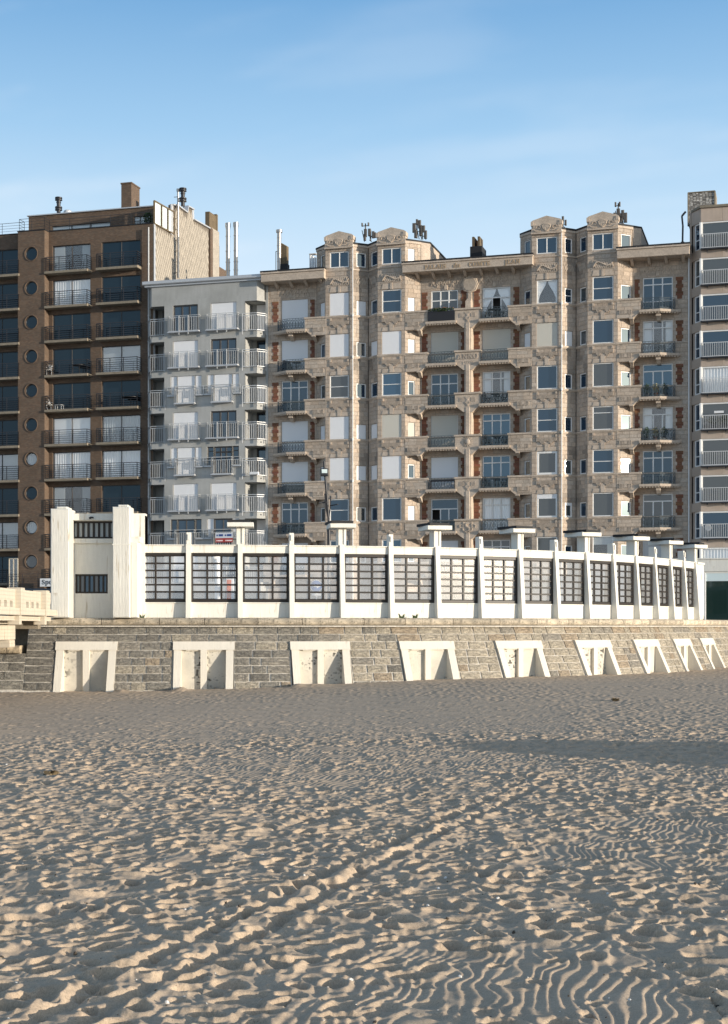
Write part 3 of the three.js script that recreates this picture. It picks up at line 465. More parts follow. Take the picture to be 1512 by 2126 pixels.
// ---------- the white pavilion at its left end ----------
{
  const D = 61.0, X = (px, d = D) => (px - CX) / FPX * d, Y = (py, d = D) => EYE + (HZ - py) / FPX * d, z = -D, b0 = TOPY;
  const pv = thing('white_pavilion', [X(190), TOPY, z], 0, 'white board marked concrete pavilion with two square pylons beside the gallery', 'pavilion'); pv.off = [X(190), TOPY, z];
  const R = rng(3), pyl = (x0, x1, y1, d) => { const mb = new MB(); mb.cbox(x0, x1, b0, y1, z - d, z, .04).cbox(x0 + (x1 - x0) * .3, x0 + (x1 - x0) * .86, y1, y1 + .09, z - d + .2, z - .1, .03); return mb; };
  pyl(X(105), X(143.5), Y(1056), 1.35).build('pylon', M.board, pv); pyl(X(233.5), X(270), Y(1052), 1.0).build('pylon', M.board, pv);
  const bk = z - 1.05, db = -bk, wx0 = X(143.5) - .1, wx1 = X(234) + .15, U0 = [X(151, db), X(232, db) + .12, Y(1118, db), Y(1082, db)], L0 = [X(156.5, db), X(224, db), Y(1232, db), Y(1192, db)];
  const w = new MB(new THREE.Matrix4().setPosition(0, 0, bk)); wallHoles(w, wx0, wx1, b0, Y(1068, db), [U0, L0], .14, .5);
  w.box(wx0, wx1, Y(1081, db), Y(1067, db), -.9, .22); w.box(wx0, wx1, Y(1128, db), Y(1119, db), -.02, .1); w.box(wx0, wx1 , b0, Y(1068, db), -2.2, -.9);
  w.box(L0[0] - .16, L0[0] - .08, L0[2] - .05, L0[3] + .02, 0, .12); w.build('wall', M.painted, pv);
  const bars = (r, n, th, name) => { const f = new MB(new THREE.Matrix4().setPosition(0, 0, bk)), [a, b, c, d] = r; f.cbox(a, b, c, c + .07, -.12, -.01).cbox(a, b, d - .08, d, -.12, -.01).cbox(a, a + .07, c, d, -.12, -.01).cbox(b - .07, b, c, d, -.12, -.01); for (let i = 1; i < n; i++) { const x = a + (b - a) * i / n; f.cbox(x - th / 2, x + th / 2, c + .07, d - .08, -.11, -.02, .01); } const o = f.build('window', M.window, pv);
    for (let i = 0; i < n; i++) { const g = new MB(new THREE.Matrix4().setPosition(0, 0, bk)); g.box(a + (b - a) * i / n + .02, a + (b - a) * (i + 1) / n - .02, c + .05, d - .05, -.08, -.07); g.build('pane', name ? M.greyCurtain : i % 3 === 1 ? M.greyGlass : M.glass, o); } };
  bars(U0, 8, .09, 1); bars(L0, 7, .07, 0);
  const lw = new MB(); const x = X(252, bk * -1);
  lw.box(X(233.5) + .05, X(301, 62), b0 + 2.96, Y(1066, db), z - 1.6, z - 1.02).box(X(292, 62), X(301, 62), b0, Y(1070, 62), z - 1.6, z - 1.0); lw.build('side_wall', M.painted, pv);
  const sh = new MB(); sh.cbox(X(270), X(285), b0, b0 + 3.05, z - 1.2, z - .22, .03).box(X(233.5) - .01, X(270) + .012, b0 + 2.93, b0 + 2.97, z - .9, z + .012).box(X(270), X(288), b0 + 3.05, b0 + 3.28, z - 1.15, z - .3); sh.build('shoulder', M.painted, pv);
  const cm = new MB(); cm.rod([X(190, db), Y(1076, db), bk + .22], [X(190, db) + .02, Y(1076, db) - .02, bk + .42], .05).rod([X(190, db) + .02, Y(1075, db), bk + .3], [X(190, db) + .14, Y(1076, db), bk + .36], .035); cm.build('spotlight', M.ironBlack, pv);
}
// ---------- cream concrete landing stage at the left ----------
{
  const x = -12.45, ls = thing('concrete_landing', [x, 0, -50], 0, 'cream concrete landing with a pierced parapet in front of the sea wall', 'landing stage'); ls.off = [x, 0, -50];
  const zf = -60.9, zn = -36, top = 3.98, mid = 3.5, bot = 3.06;                    // runs along z, seen from its right-hand side
  const turn = new THREE.Matrix4().makeRotationY(Math.PI / 2).setPosition(x, 0, 0); // local x -> -z, local z -> +x
  const holes = []; for (let q = 37; q < 60.6; q += .86) holes.push([q, q + .42, mid - .16, mid + .06]);
  const pz = []; for (let q = 60.9 - 2.15; q > 36; q -= 4.3) pz.push(q);
  const ok = holes.filter((h) => !pz.some((p) => h[1] > p - .32 && h[0] < p + .32));
  const par = new MB(turn);
  for (const r of cutRects([36, 60.3, mid - .2, top], ok)) par.box(r[0], r[1], r[2], r[3], -.22, 0);
  par.build('parapet', M.cream, ls);
  const bm = new MB(turn); bm.prism([[36, bot], [60.9, bot], [60.9, mid - .32], [60.75, mid - .2], [36, mid - .2]], -.3, .16); bm.build('edge_beam', M.cream, ls);
  for (const q of pz) { const p = new MB(turn); p.cbox(q - .28, q + .28, mid - .45, top + .06, -.3, .22); p.build('post', M.cream, ls); const c = new MB(turn); c.box(q - .2, q + .2, 2.72, bot, -.3, .12); c.build('corbel', M.cream, ls); }
  const deck = new MB(); deck.box(x - 3.4, x - .05, 2.86, 3.02, zf + .3, zn); deck.build('deck', M.cream, ls);
  const lf = new MB(); lf.box(x - 3.4, x - .3, 2.68, 2.857, -59.2, -58.8); lf.build('beam', M.slab, ls);
  // lower flight beside it
  const st = new MB(turn); st.cbox(44, 57.9, 2.14, 2.7, -1.5, -.85, .03); st.build('stair_parapet', M.cream, ls); const sc = new MB(turn); sc.cbox(55.2, 57.7, 2.74, 2.86, -1.4, -.78, .02); sc.build('stair_coping', M.cream, ls);
  const q0 = new MB(turn); q0.cbox(56.8, 57.6, 1.86, 2.14, -1.5, -.8, .02); q0.build('stair_block', M.cream, ls);
  const pl = new MB(); pl.box(x - 9, x + .1, -.5, 2.68, -63.4, -62.6); pl.build('rear_wall', M.slab, ls); const bk = new MB(); bk.box(x - 3.4, x - .4, 2.55, 2.855, -60.3, -59.8); bk.build('beam', M.slab, ls);
}
// ---------- windows, rails ----------
// fm: frame matrix of the wall face; x0..y1: the opening; kind: how it is glazed
function win(root, fm, x0, x1, y0, y1, kind, { fr = M.white, gl = M.glass, b = .07, z = -.1, cm = M.curtain, sm = M.shutter, mid = .5, frac = 1 } = {}) {
  const f = new MB(fm), panes = [], W = x1 - x0, H = y1 - y0, zf = z + .05, rect = (a, c, d, e) => panes.push([a, c, d, e]);
  const hasShut = /shut/.test(kind) ? frac : 0;
  f.cbox(x0, x1, y0, y0 + b, z - .05, zf, .008).cbox(x0, x1, y1 - b, y1, z - .05, zf, .008).cbox(x0, x0 + b, y0 + b, y1 - b, z - .05, zf, .008).cbox(x1 - b, x1, y0 + b, y1 - b, z - .05, zf, .008);
  const hb = (y, t = b * .8) => f.cbox(x0 + b, x1 - b, y - t / 2, y + t / 2, z - .04, zf - .005, .008), vb = (x, a = y0 + b, c = y1 - b, t = b * .9) => f.cbox(x - t / 2, x + t / 2, a, c, z - .04, zf - .01, .008);
  if (/split/.test(kind)) { const y = y0 + H * mid; hb(y); rect(x0 + b, x1 - b, y0 + b, y); rect(x0 + b, x1 - b, y, y1 - b); }
  else if (/pair/.test(kind)) { vb(x0 + W / 2); rect(x0 + b, x0 + W / 2, y0 + b, y1 - b); rect(x0 + W / 2, x1 - b, y0 + b, y1 - b); }
  else if (/french|trio/.test(kind)) {
    const yt = /trio/.test(kind) ? y1 - b : y0 + H * (/low/.test(kind) ? .7 : .79); if (yt < y1 - b) hb(yt, b * 1.25);
    for (let i = 0; i < 3; i++) { const a = x0 + b + (W - 2 * b) * i / 3, c = x0 + b + (W - 2 * b) * (i + 1) / 3; if (i) vb(a, y0 + b, /full/.test(kind) ? yt : y1 - b, b * 1.3); if (!(/open/.test(kind) && i === (/open0/.test(kind) ? 0 : 1))) rect(a, c, y0 + b, yt); if (yt < y1 - b && !/full/.test(kind)) rect(a, c, yt, y1 - b); }
    if (/full/.test(kind) && yt < y1 - b) rect(x0 + b, x1 - b, yt, y1 - b);
    if (/kick/.test(kind)) hb(y0 + H * .3, b * .8);
  } else if (!hasShut || frac < 1) rect(x0 + b, x1 - b, y0 + b, y1 - b);
  const o = f.build('window', fr, root), cur = /curt|blind|drape/.test(kind);
  for (const [a, c, d, e] of panes) { const g = new MB(fm); g.box(a + .001, c - .001, d + .001, e - .001, z - .012, z - .004); g.build('pane', cur ? M.pane : gl, o); }
  if (/curt/.test(kind)) { const g = new MB(fm), n = Math.max(10, Math.round(W * 9)); for (const [a, c] of /half/.test(kind) ? [[x0 + b, x0 + W * .3], [x1 - W * .25, x1 - b]] : [[x0 + b, x1 - b]]) for (let i = 0; i < n; i++) { const u = a + (c - a) * i / n, v = a + (c - a) * (i + 1) / n; g.quad([u, y0 + .05, z - .12 + (i % 2) * .05], [v, y0 + .05, z - .12 + ((i + 1) % 2) * .05], [v, y1 - .05, z - .12 + ((i + 1) % 2) * .05], [u, y1 - .05, z - .12 + (i % 2) * .05]); } g.build('curtain', cm, o); }
  if (/drape/.test(kind)) { const g = new MB(fm), xm = x0 + W / 2, n = 8; for (const s of [-1, 1]) { const edge = (t) => { const y = y1 - .06 - (H - .12) * t; return [(.04 + (W / 2 - b - .1) * Math.sin(Math.min(1, t * 1.15) * Math.PI / 2) ** 1.6), y]; }; for (let i = 0; i < n; i++) { const [p, ya] = edge(i / n), [q, yb] = edge((i + 1) / n), zz = (k) => z - .1 + (k % 2) * .03, xo = s < 0 ? x0 + b : x1 - b; g.quad([xo, yb, zz(i)], [xm + s * q, yb, zz(i + 1)], [xm + s * p, ya, zz(i)], [xo, ya, zz(i + 1)]); } } g.build('curtain', cm, o); }
  if (/blind/.test(kind)) { const g = new MB(fm), lo = y1 - .04 - (H - .08) * frac; g.box(x0 + b, x1 - b, lo, y1 - .04, z - .1, z - .08); g.build('blind', cm, o); }
  if (hasShut) { const g = new MB(fm), lo = y0 + .02 + (H - .02) * (1 - frac); g.uo = [0, lo]; g.box(x0 + .03, x1 - .03, lo, y1 - .01, z + .01, z + .055); g.build('roller_shutter', sm, o); }
  return o;
}
function barRail(mb, pts, y0, h, bars, r = .014, posts = 1.1) {       // horizontal bars along a path of [x, z]
  for (let i = 0; i + 1 < pts.length; i++) {
    const [a, b] = [pts[i], pts[i + 1]], d = Math.hypot(b[0] - a[0], b[1] - a[1]), n = Math.max(1, Math.round(d / posts));
    for (let k = 0; k < bars; k++) { const y = y0 + .09 + (h - .09) * k / (bars - 1); mb.bar([a[0], y, a[1]], [b[0], y, b[1]], r * (k === bars - 1 ? 2.4 : 1.6)); }
    for (let k = 0; k <= n; k++) { const x = a[0] + (b[0] - a[0]) * k / n, z = a[1] + (b[1] - a[1]) * k / n; mb.bar([x, y0, z], [x, y0 + h, z], r * 2.2); }
  }
}
function balusters(mb, pts, y0, y1, { gap = .115, w = .03, top = .045, hi = 0, drop = 0 } = {}) {
  for (let i = 0; i + 1 < pts.length; i++) {
    const [a, b] = [pts[i], pts[i + 1]], d = Math.hypot(b[0] - a[0], b[1] - a[1]), n = Math.max(2, Math.round(d / gap)), q = (t, y) => [a[0] + (b[0] - a[0]) * t, y, a[1] + (b[1] - a[1]) * t];
    mb.bar(q(0, y0), q(1, y0), top); mb.bar(q(0, y1), q(1, y1), top); if (hi) mb.bar(q(0, hi), q(1, hi), top);
    for (let k = 0; k <= n; k++) { const end = k === 0 || k === n; mb.bar(q(k / n, y0 - (end ? drop : 0)), q(k / n, end && hi ? hi : y1), end ? w * 1.4 : w); }
  }
}
function ironRail(mb, pts, y0, y1) {                                  // wrought iron: pairs of bowed bars that cross
  for (let i = 0; i + 1 < pts.length; i++) {
    const [a, b] = [pts[i], pts[i + 1]], d = Math.hypot(b[0] - a[0], b[1] - a[1]), n = Math.max(2, Math.round(d / .235)), q = (t, y) => [a[0] + (b[0] - a[0]) * t, y0 + (y1 - y0) * y, a[1] + (b[1] - a[1]) * t];
    for (const [y, w] of [[0.03, .03], [.14, .02], [.86, .02], [1, .05]]) mb.bar(q(0, y), q(1, y), w, .025);
    for (let k = 0; k < n; k++) {
      const m = (k + .5) / n, hw = .42 / n;
      for (const s of [-1, 1]) mb.path([q(m, .03), q(m + s * hw * .75, .25), q(m + s * hw, .45), q(m + s * hw * .75, .65), q(m, .88)], .022);
      mb.bar(q(k / n, 0), q(k / n, 1), .02); mb.bar(q(m, .3), q(m, .6), .05, .02);
    }
    mb.bar(q(1, 0), q(1, 1), .03);
  }
}
// ---------- the stone apartment building with its four bays ----------
const AX = 8.05, LV = (i) => 23.06 - 3.06 * i;
const pal = rowThing('stone_apartment_building', AX, 'ornate warm stone apartment building with four bays and lettered cornice', 'apartment building');
const FACES = (() => { const q = [[-7.6, 0], [-3.7, 0], [-2.75, .85], [-.62, .85], [.33, 0], [.36, 0], [1.28, .85], [3.37, .85], [4.35, 0], [11.75, 0], [12.73, .85], [14.87, .85], [15.78, 0], [15.81, 0], [16.72, .85], [18.85, .85], [19.8, 0], [23.75, 0]], n = ['LW', 'Al', 'A', 'Ar', '-', 'Bl', 'B', 'Br', 'CS', 'Cl', 'C', 'Cr', '-', 'Dl', 'D', 'Dr', 'RW'], o = {}; n.forEach((k, i) => { if (k !== '-') o[k] = { P: q[i], Q: q[i + 1], m: frame(q[i], q[i + 1]) }; }); return o; })();
{
  const R = rng(11), stone = M.stone, trim = M.stoneTrim, V0 = .34, TOPW = 26.3, TOPB = 28.36;
  // what each opening holds, top storey first
  const K = {
    A: ['shut', 'shut', 'split', 'shut', 'shut', 'split', 'split'], B: ['split', 'shut', 'split', 'shutc', 'shut', 'fix', 'split'], C: ['drape', 'shutc', 'fix', 'split', 'thick', 'boxed', 'fix'], D: ['split', 'fix', 'fix', 'splithi', 'split', 'fix', 'blindtop'],
    Ar: ['shut', 'fix', 'fix', 'shut', 'shut', 'fix', 'fix'], Al: ['shut', 'fix', 'fix', 'shut', 'shut', 'fix', 'fix'], Bl: ['fix', 'shut', 'fix', 'shut', 'shut', 'fix', 'fix'], Br: ['shut', 'shut', 'fix', 'shutc', 'fix', 'shut', 'fix'],
    Cl: ['fix', 'shut', 'fix', 'fix', 'fix', 'fix', 'fix'], Cr: ['split', 'shut', 'fix', 'fix', 'fix', 'boxed', 'fix'], Dl: ['fix', 'fix', 'fix', 'fix', 'fix', 'fix', 'fix'], Dr: ['fix', 'fix', 'fix', 'fix', 'mirror', 'fix', 'fix'],
    LW: ['shut', 'shut', 'french', 'shut', 'shuthalf', 'french', 'shut'], C1: ['french low', 'shutc', 'french low', 'shutc', 'shut', 'french low full open0', 'shut'], C2: ['french full low drape open', 'shutc', 'french curt half', 'french', 'french', 'french curt', 'french'], RW: ['french kick', 'french curt half', 'french full', 'french full curt half', 'french', 'french full', 'shutg'],
  };
  const side = { Al: [.42, .92], Ar: [.25, .86], Bl: [.25, .93], Br: [.2, .62], Cl: [.34, .86], Cr: [.25, .76], Dl: [.3, .86], Dr: [.24, .90] };
  const place = (fm, x0, x1, y0, y1, k) => {
    const o = { cm: M.curtain, gl: [M.glass, M.blueGlass, M.glass, M.greyGlass][Math.floor(R() * 4)] }; let kind = k;
    if (k === 'shutc') { kind = 'shut'; o.sm = M.creamShutter; } if (k === 'shutg') { kind = 'shut'; o.sm = M.galv; } if (k === 'shuthalf') { o.frac = .72; kind = 'shut'; }
    if (k === 'fix') o.gl = R() < .3 ? M.greyGlass : M.glass; if (k === 'thick') { kind = 'fix'; o.b = .15; o.gl = M.greyGlass; } if (k === 'boxed') { kind = 'shut'; o.frac = .2; o.b = .12; o.gl = M.greyGlass; }
    if (k === 'splithi') { kind = 'split'; o.mid = .72; o.gl = M.greyGlass; } if (k === 'blindtop') { kind = 'blind'; o.frac = .35; o.cm = M.greyCurtain; }
    return win(pal, fm, x0, x1, y0, y1, kind, o);
  };
  for (const [n, F] of Object.entries(FACES)) {
    const fm = F.m, len = fm.len, mb = new MB(fm), holes = [], bay = !/LW|CS|RW/.test(n); mb.col = [1, 1, 1];
    const add = (x0, x1, y0, y1, k) => { if (x1 < x0) [x0, x1] = [x1, x0]; holes.push([x0, x1, y0, y1]); place(fm, x0, x1, y0, y1, k); };
    for (let i = 0; i < 7; i++) {
      const l = LV(i);
      if (/^[ABCD]$/.test(n)) { const c = len / 2, o = n === 'A' ? -.0 : n === 'C' ? .03 : .02; add(c + o - .74, c + o + .74, l + .01, l + 1.68, K[n][i]); }
      else if (side[n]) add(side[n][0] * len, side[n][1] * len, l + .02, l + 1.07, K[n][i]);
      else if (n === 'CS') { add(AX - 2.92 - F.P[0], AX - .9 - F.P[0], l - .86, l + 1.57, K.C1[i]); add(AX + .93 - F.P[0], AX + 2.98 - F.P[0], l - .86, l + 1.57, K.C2[i]); }
      else if (n === 'LW') add(AX - 14.53 - F.P[0], AX - 12.45 - F.P[0], l - .86, l + 1.57, K.LW[i]);
      else add(AX + 12.47 - F.P[0], AX + 14.55 - F.P[0], l - .86, l + 1.57, K.RW[i]);
    }
    if (/^[ABCD]$/.test(n)) { const c = len / 2; holes.push([c - .73, c + .75, 26.63, 27.8]); win(pal, fm, c - .73, c + .75, 26.63, 27.8, 'pair'); }
    else if (bay) { holes.push([side[n][0] * len, side[n][1] * len, 26.66, 27.72]); win(pal, fm, side[n][0] * len, side[n][1] * len, 26.66, 27.72, /Br/.test(n) ? 'shut' : 'fix'); }
    ashlar(mb, 0, len, V0, bay ? TOPB - .25 : TOPW, holes, R, { soot: /Ar|Bl|Cr|Dl/.test(n) ? .42 : bay ? .2 : .12 });
    tag(mb.build('stone_facing', stone, pal), null, null, null, 'stuff');
    const t = new MB(fm), rl = new MB(fm);
    if (bay) {
      t.cbox(-.02, len + .02, TOPB - .25, TOPB - .07, -.3, .05); 
      for (let i = 0; i < 7; i++) { const l = LV(i); const lm = new MB(fm); lm.cbox(-.03, len + .03, l - .13, l, -.05, .085, .02).box(-.01, len + .01, l - .19, l - .131, -.05, .04); lm.build('ledge', trim, pal); if (i === 0) { const bd = new MB(fm); bd.box(-.01, len + .01, 26.38, 26.46, -.05, .03); bd.build('string_course', trim, pal); } }
      if (/^[ABCD]$/.test(n)) {
        const c = len / 2 + .02;
        for (let i = 0; i < 7; i++) {                                // carved apron under each bay window
          const l = LV(i), y = l - .42;
          t.box(c - .74, c - .62, l - .38, l - .19, 0, .06).box(c + .62, c + .74, l - .38, l - .19, 0, .06);
          for (let k = -8; k <= 8; k++) { const x = c + k * .088, dr = Math.abs(Math.abs(k) - 3.5) < 2.2; rl.bar([x, y, .02], [x, y - (dr ? .5 - .09 * Math.abs(Math.abs(k) - 3.5) : .26), .02], .05, .09); if (dr && Math.abs(k) % 2) rl.bar([x - .04, y - .2, .04], [x + .05, y - .36, .04], .03, .04); }
          rl.hex([[c - .13, l - 1.36, .06], [c + .13, l - 1.36, .06], [c + .17, l - .72, .03], [c - .17, l - .72, .03], [c - .13, l - 1.36, -.02], [c + .13, l - 1.36, -.02], [c + .17, l - .72, -.02], [c - .17, l - .72, -.02]]);
          t.prism([[c - .74, l - 1.36], [c - .15, l - 1.36], [c - .15, l - 1.08], [c - .66, l - 1.08]], 0, .022).prism([[c + .74, l - 1.36], [c + .66, l - 1.08], [c + .15, l - 1.08], [c + .15, l - 1.36]], 0, .022);
        }
        // leaping fish relief, and the keystone below it
        const ry = 25.28; rl.box(c - .76, c + .76, ry - .02, ry + .02, 0, .03).box(c - .76, c + .76, ry + .60, ry + .64, 0, .03);
        for (let k = 0; k < 9; k++) rl.bar([c - .74 + k * .16, ry + .58, .02], [c - .44 + k * .145, ry + .04, .02], .06, .1);
        rl.path([[c - .66, ry + .18, .05], [c - .5, ry + .42, .06], [c - .28, ry + .5, .06], [c, ry + .36, .06], [c + .3, ry + .2, .05], [c + .62, ry + .3, .04]], .12, .07);
        rl.bar([c - .68, ry + .12, .05], [c - .42, ry + .56, .05], .1, .06).bar([c + .5, ry + .1, .05], [c + .74, ry + .5, .05], .08, .06).bar([c + .74, ry + .08, .05], [c + .56, ry + .5, .05], .08, .06);
        t.box(c - .08, c + .08, 24.76, 25.24, 0, .06).prism([[c - .76, 24.8], [c + .76, 24.8], [c + .66, 25.2], [c - .66, 25.2]], 0, .02);
        // crowning block with its gable and shell
        const cr = new MB(fm), w = 1.08; cr.prism([[c - w, 28.1], [c + w, 28.1], [c + w, 28.95], [c + w - .1, 29.02], [c, 29.3], [c - w + .1, 29.02], [c - w, 28.95]], -.55, .14); cr.box(c - w - .03, c + w + .03, 28.02, 28.12, -.5, .18); cr.box(c - w - .05, c - w + .15, 28.62, 28.92, -.5, .19).box(c + w - .15, c + w + .05, 28.62, 28.92, -.5, .19); const crest = cr.build('crest', trim, pal);
        const sh = new MB(fm); for (let k = -3; k <= 3; k++) sh.path([[c, 28.2, .16], [c + k * .08, 28.42, .2], [c + k * .1, 28.74 - k * k * .012, .15]], .07, .06); for (const s of [-1, 1]) { const arc = []; for (let k = 0; k <= 10; k++) { const a = k / 10 * 5.2; arc.push([c + s * (.56 + (.2 - .012 * k) * Math.cos(a)), 28.46 + (.2 - .012 * k) * Math.sin(a), .16]); } sh.path(arc, .065, .06); sh.path([[c + s * .4, 28.24, .16], [c + s * .7, 28.18, .16], [c + s * .9, 28.3, .16]], .06, .05); sh.bar([c + s * .88, 28.45, .15], [c + s * .88, 28.75, .15], .12, .05); } sh.box(c - .96, c + .96, 28.14, 28.17, .14, .16); sh.build('shell_relief', trim, crest);
      } else { const c = len * .5, ry = 25.28; for (let k = 0; k < 6; k++) rl.bar([c - .4 + k * .13, ry + .56, .01], [c - .2 + k * .13, ry + .04, .01], .04, .05); }
    } else {                                                         // wings: frieze under the eaves
      const runs = n === 'CS' ? [[AX - 2.9, AX - .7], [AX + .7, AX + 2.9]] : n === 'LW' ? [[AX - 14.5, AX - 12.5]] : [[AX + 12.5, AX + 14.5]];
      for (const [a, b] of runs) { for (let k = 0; k < 15; k++) { const x = a - F.P[0] + (b - a) * k / 15, y = 25.0 + .12 * Math.sin(k * 1.7); rl.path([[x, y, .02], [x + .1, y + .3 + .1 * Math.sin(k * 2.3), .03], [x + .26, y + .42 * (k % 2), .02]], .06, .06); } t.cbox((a + b) / 2 - F.P[0] - .12, (a + b) / 2 - F.P[0] + .12, 24.66, 24.98, 0, .07); }
      for (let i = 1; i < 7; i++) { const lm = new MB(fm); lm.box(0, len, LV(i) - .06, LV(i) + .03, -.03, .03); lm.build('string_course', trim, pal); }
    }
    if (t.p.length) tag(t.build('stone_trim', trim, pal), null, null, null, 'stuff'); if (rl.p.length) tag(rl.build('carved_relief', trim, pal), null, null, null, 'stuff');
  }
  // toothed brick panels beside the doors
  const tooth = (x0, x1, l, sides) => { const mb = new MB(), y0 = l - .04, n = 12, h = 1.55 / n; for (let k = 0; k < n; k++) { const d = Math.floor(k / 2) % 2 ? .0 : .09; mb.uo = [R() * 4, R() * 4]; const c = .75 + .5 * R(); mb.col = [c, c * (.85 + .3 * R()), c]; mb.box(x0 + (sides & 1 ? d : 0), x1 - (sides & 2 ? d : 0), y0 + k * h, y0 + (k + 1) * h - .004, -.02, .018); } mb.build('brick_panel', M.redBrick, pal); };
  for (let i = 0; i < 7; i++) { const l = LV(i); for (const [a, b, s] of [[-15.28, -14.78, 3], [-12.25, -11.9, 1], [-3.62, -3.18, 2], [-.68, -.26, 1], [.30, .74, 2], [3.2, 3.64, 1], [11.9, 12.25, 2], [14.76, 15.28, 3]]) tooth(AX + a, AX + b, l, s); }
  // balconies with their stone parapets
  const PR = rng(404);
  const parapet = (mb, rl, s, aIn, aOut, l) => {                     // stone parapet from the railing out to the bay, with its cut-away lower corner
    const X = (a) => AX + s * a, poly = [[X(aIn), l - .02], [X(aOut), l - .02], [X(aOut), l - 1.38], [X(aOut - s * 0 - .0), l - 1.38]], dir = Math.sign(aOut - aIn);
    const pts = [[X(aIn), l - .1], [X(aIn), l - .86], [X(aIn + dir * .1), l - .98], [X(aIn + dir * .62), l - 1.38], [X(aOut), l - 1.38], [X(aOut), l - .1]];
    mb.prism(pts, .62, .84); mb.box(Math.min(X(aIn), X(aOut)) - .05, Math.max(X(aIn), X(aOut)) + .02, l - .12, l + .005, .56, .93);
    ashlar(mb, Math.min(X(aIn), X(aOut)) + .0, Math.max(X(aIn), X(aOut)), l - .86, l - .12, [], PR, { course: .25, len: .55, z: .865, tone: .07, soot: .25 }); ashlar(mb, Math.min(X(aIn + dir * .64), X(aOut)), Math.max(X(aIn + dir * .64), X(aOut)), l - 1.37, l - .86, [], PR, { course: .6, len: 1.2, z: .862, tone: .07, soot: .3 });
    const a0 = Math.min(X(aIn + dir * .1), X(aIn + dir * .62)), b0 = Math.max(X(aIn + dir * .1), X(aIn + dir * .62));
    const e = dir * s > 0 ? [[X(aIn + dir * .06), l - .98], [X(aIn + dir * .14), l - 1.06], [X(aIn + dir * .64), l - 1.45], [X(aIn + dir * .64), l - 1.36]] : [[X(aIn + dir * .06), l - .98], [X(aIn + dir * .64), l - 1.36], [X(aIn + dir * .64), l - 1.45], [X(aIn + dir * .14), l - 1.06]];
    mb.prism(e, .0, .87);
    const kx = X(aIn + dir * .68); mb.hex([[kx - .12, l - 1.72, .25], [kx + .12, l - 1.72, .25], [kx + .12, l - 1.36, .86], [kx - .12, l - 1.36, .86], [kx - .12, l - 1.72, 0], [kx + .12, l - 1.72, 0], [kx + .12, l - 1.36, 0], [kx - .12, l - 1.36, 0]]).box(kx - .14, kx + .14, l - 1.45, l - 1.33, .5, .9);
    const cx = X(aOut - dir * .62); for (let k = -4; k <= 4; k++) rl.bar([cx + k * .1, l - .8, .86], [cx + k * .1, l - 1.1 + .04 * (k === 0), .86], k ? .05 : .13, .09);
  };
  const slab = (mb, poly, l, edge) => { mb.prism(poly.map(([x, z]) => [x, -z]), 0, .15); };
  for (let i = 0; i < 7; i++) {
    const l = LV(i);
    const mk = (poly, dent) => { const g = new THREE.Group(); g.name = 'balcony'; g.off = pal.off; pal.add(g); const b = new MB(new THREE.Matrix4().makeRotationX(-Math.PI / 2).setPosition(0, l - 1.02, 0)); b.prism(poly.map(([x, z]) => [x, -z]), 0, .17); const d = new MB(); for (let k = 0; k + 1 < dent.length; k++) { const [p, q] = [dent[k], dent[k + 1]], n = Math.round(Math.hypot(q[0] - p[0], q[1] - p[1]) / .2); for (let j = 0; j < n; j++) { const t = (j + .5) / n, x = p[0] + (q[0] - p[0]) * t, z = p[1] + (q[1] - p[1]) * t; d.box(x - .055, x + .055, l - 1.11, l - 1.021, z - .16, z - .05); } } b.build('slab', trim, g); tag(d.build('dentils', trim, g), null, null, null, 'stuff'); return g; };
    const g1 = mk([[AX - 3.12, 0], [AX - .84, 0], [AX - .84, .98], [AX - 3.12, .98]], [[AX - 3.1, .98], [AX - .86, .98]]), g2 = mk([[AX + .84, 0], [AX + 3.12, 0], [AX + 3.12, .98], [AX + .84, .98]], [[AX + .86, .98], [AX + 3.1, .98]]);
    const last = i === 6, g0 = last ? mk([[AX - 15.2, 0], [AX - 12.3, 0], [AX - 12.3, .98], [AX - 14.7, .98]], [[AX - 14.6, .98], [AX - 12.4, .98]]) : mk([[AX - 15.1, 0], [AX - 12.3, 0], [AX - 12.3, .98], [AX - 13.85, .98], [AX - 15.1, .25]], [[AX - 15, .3], [AX - 13.85, .98], [AX - 12.3, .98]]);
    const g3 = last ? mk([[AX + 12.3, 0], [AX + 15.2, 0], [AX + 14.7, .98], [AX + 12.3, .98]], [[AX + 12.4, .98], [AX + 14.6, .98]]) : mk([[AX + 12.3, 0], [AX + 15.1, 0], [AX + 15.1, .25], [AX + 13.75, .98], [AX + 12.3, .98]], [[AX + 12.3, .98], [AX + 13.75, .98], [AX + 15, .3]]);
    const rail = (g, pts) => { const r = new MB(); ironRail(r, pts, l - .84, l - .03); r.build('railing', M.iron, g); };
    rail(g1, [[AX - 2.94, .86], [AX - .96, .86]]); rail(g2, [[AX + .96, .86], [AX + 2.94, .86]]);
    rail(g0, last ? [[AX - 14.3, .86], [AX - 12.48, .86]] : [[AX - 14.72, .12], [AX - 14.72, .34], [AX - 13.8, .86], [AX - 12.48, .86]]); rail(g3, last ? [[AX + 12.48, .86], [AX + 14.3, .86]] : [[AX + 12.48, .86], [AX + 13.7, .86], [AX + 14.72, .34], [AX + 14.72, .12]]);
    const pb = new MB(), rl = new MB();
    const para = (s, a, b) => { const m = new MB(); parapet(m, rl, s, a, b, l); m.build('parapet', trim, pal); };
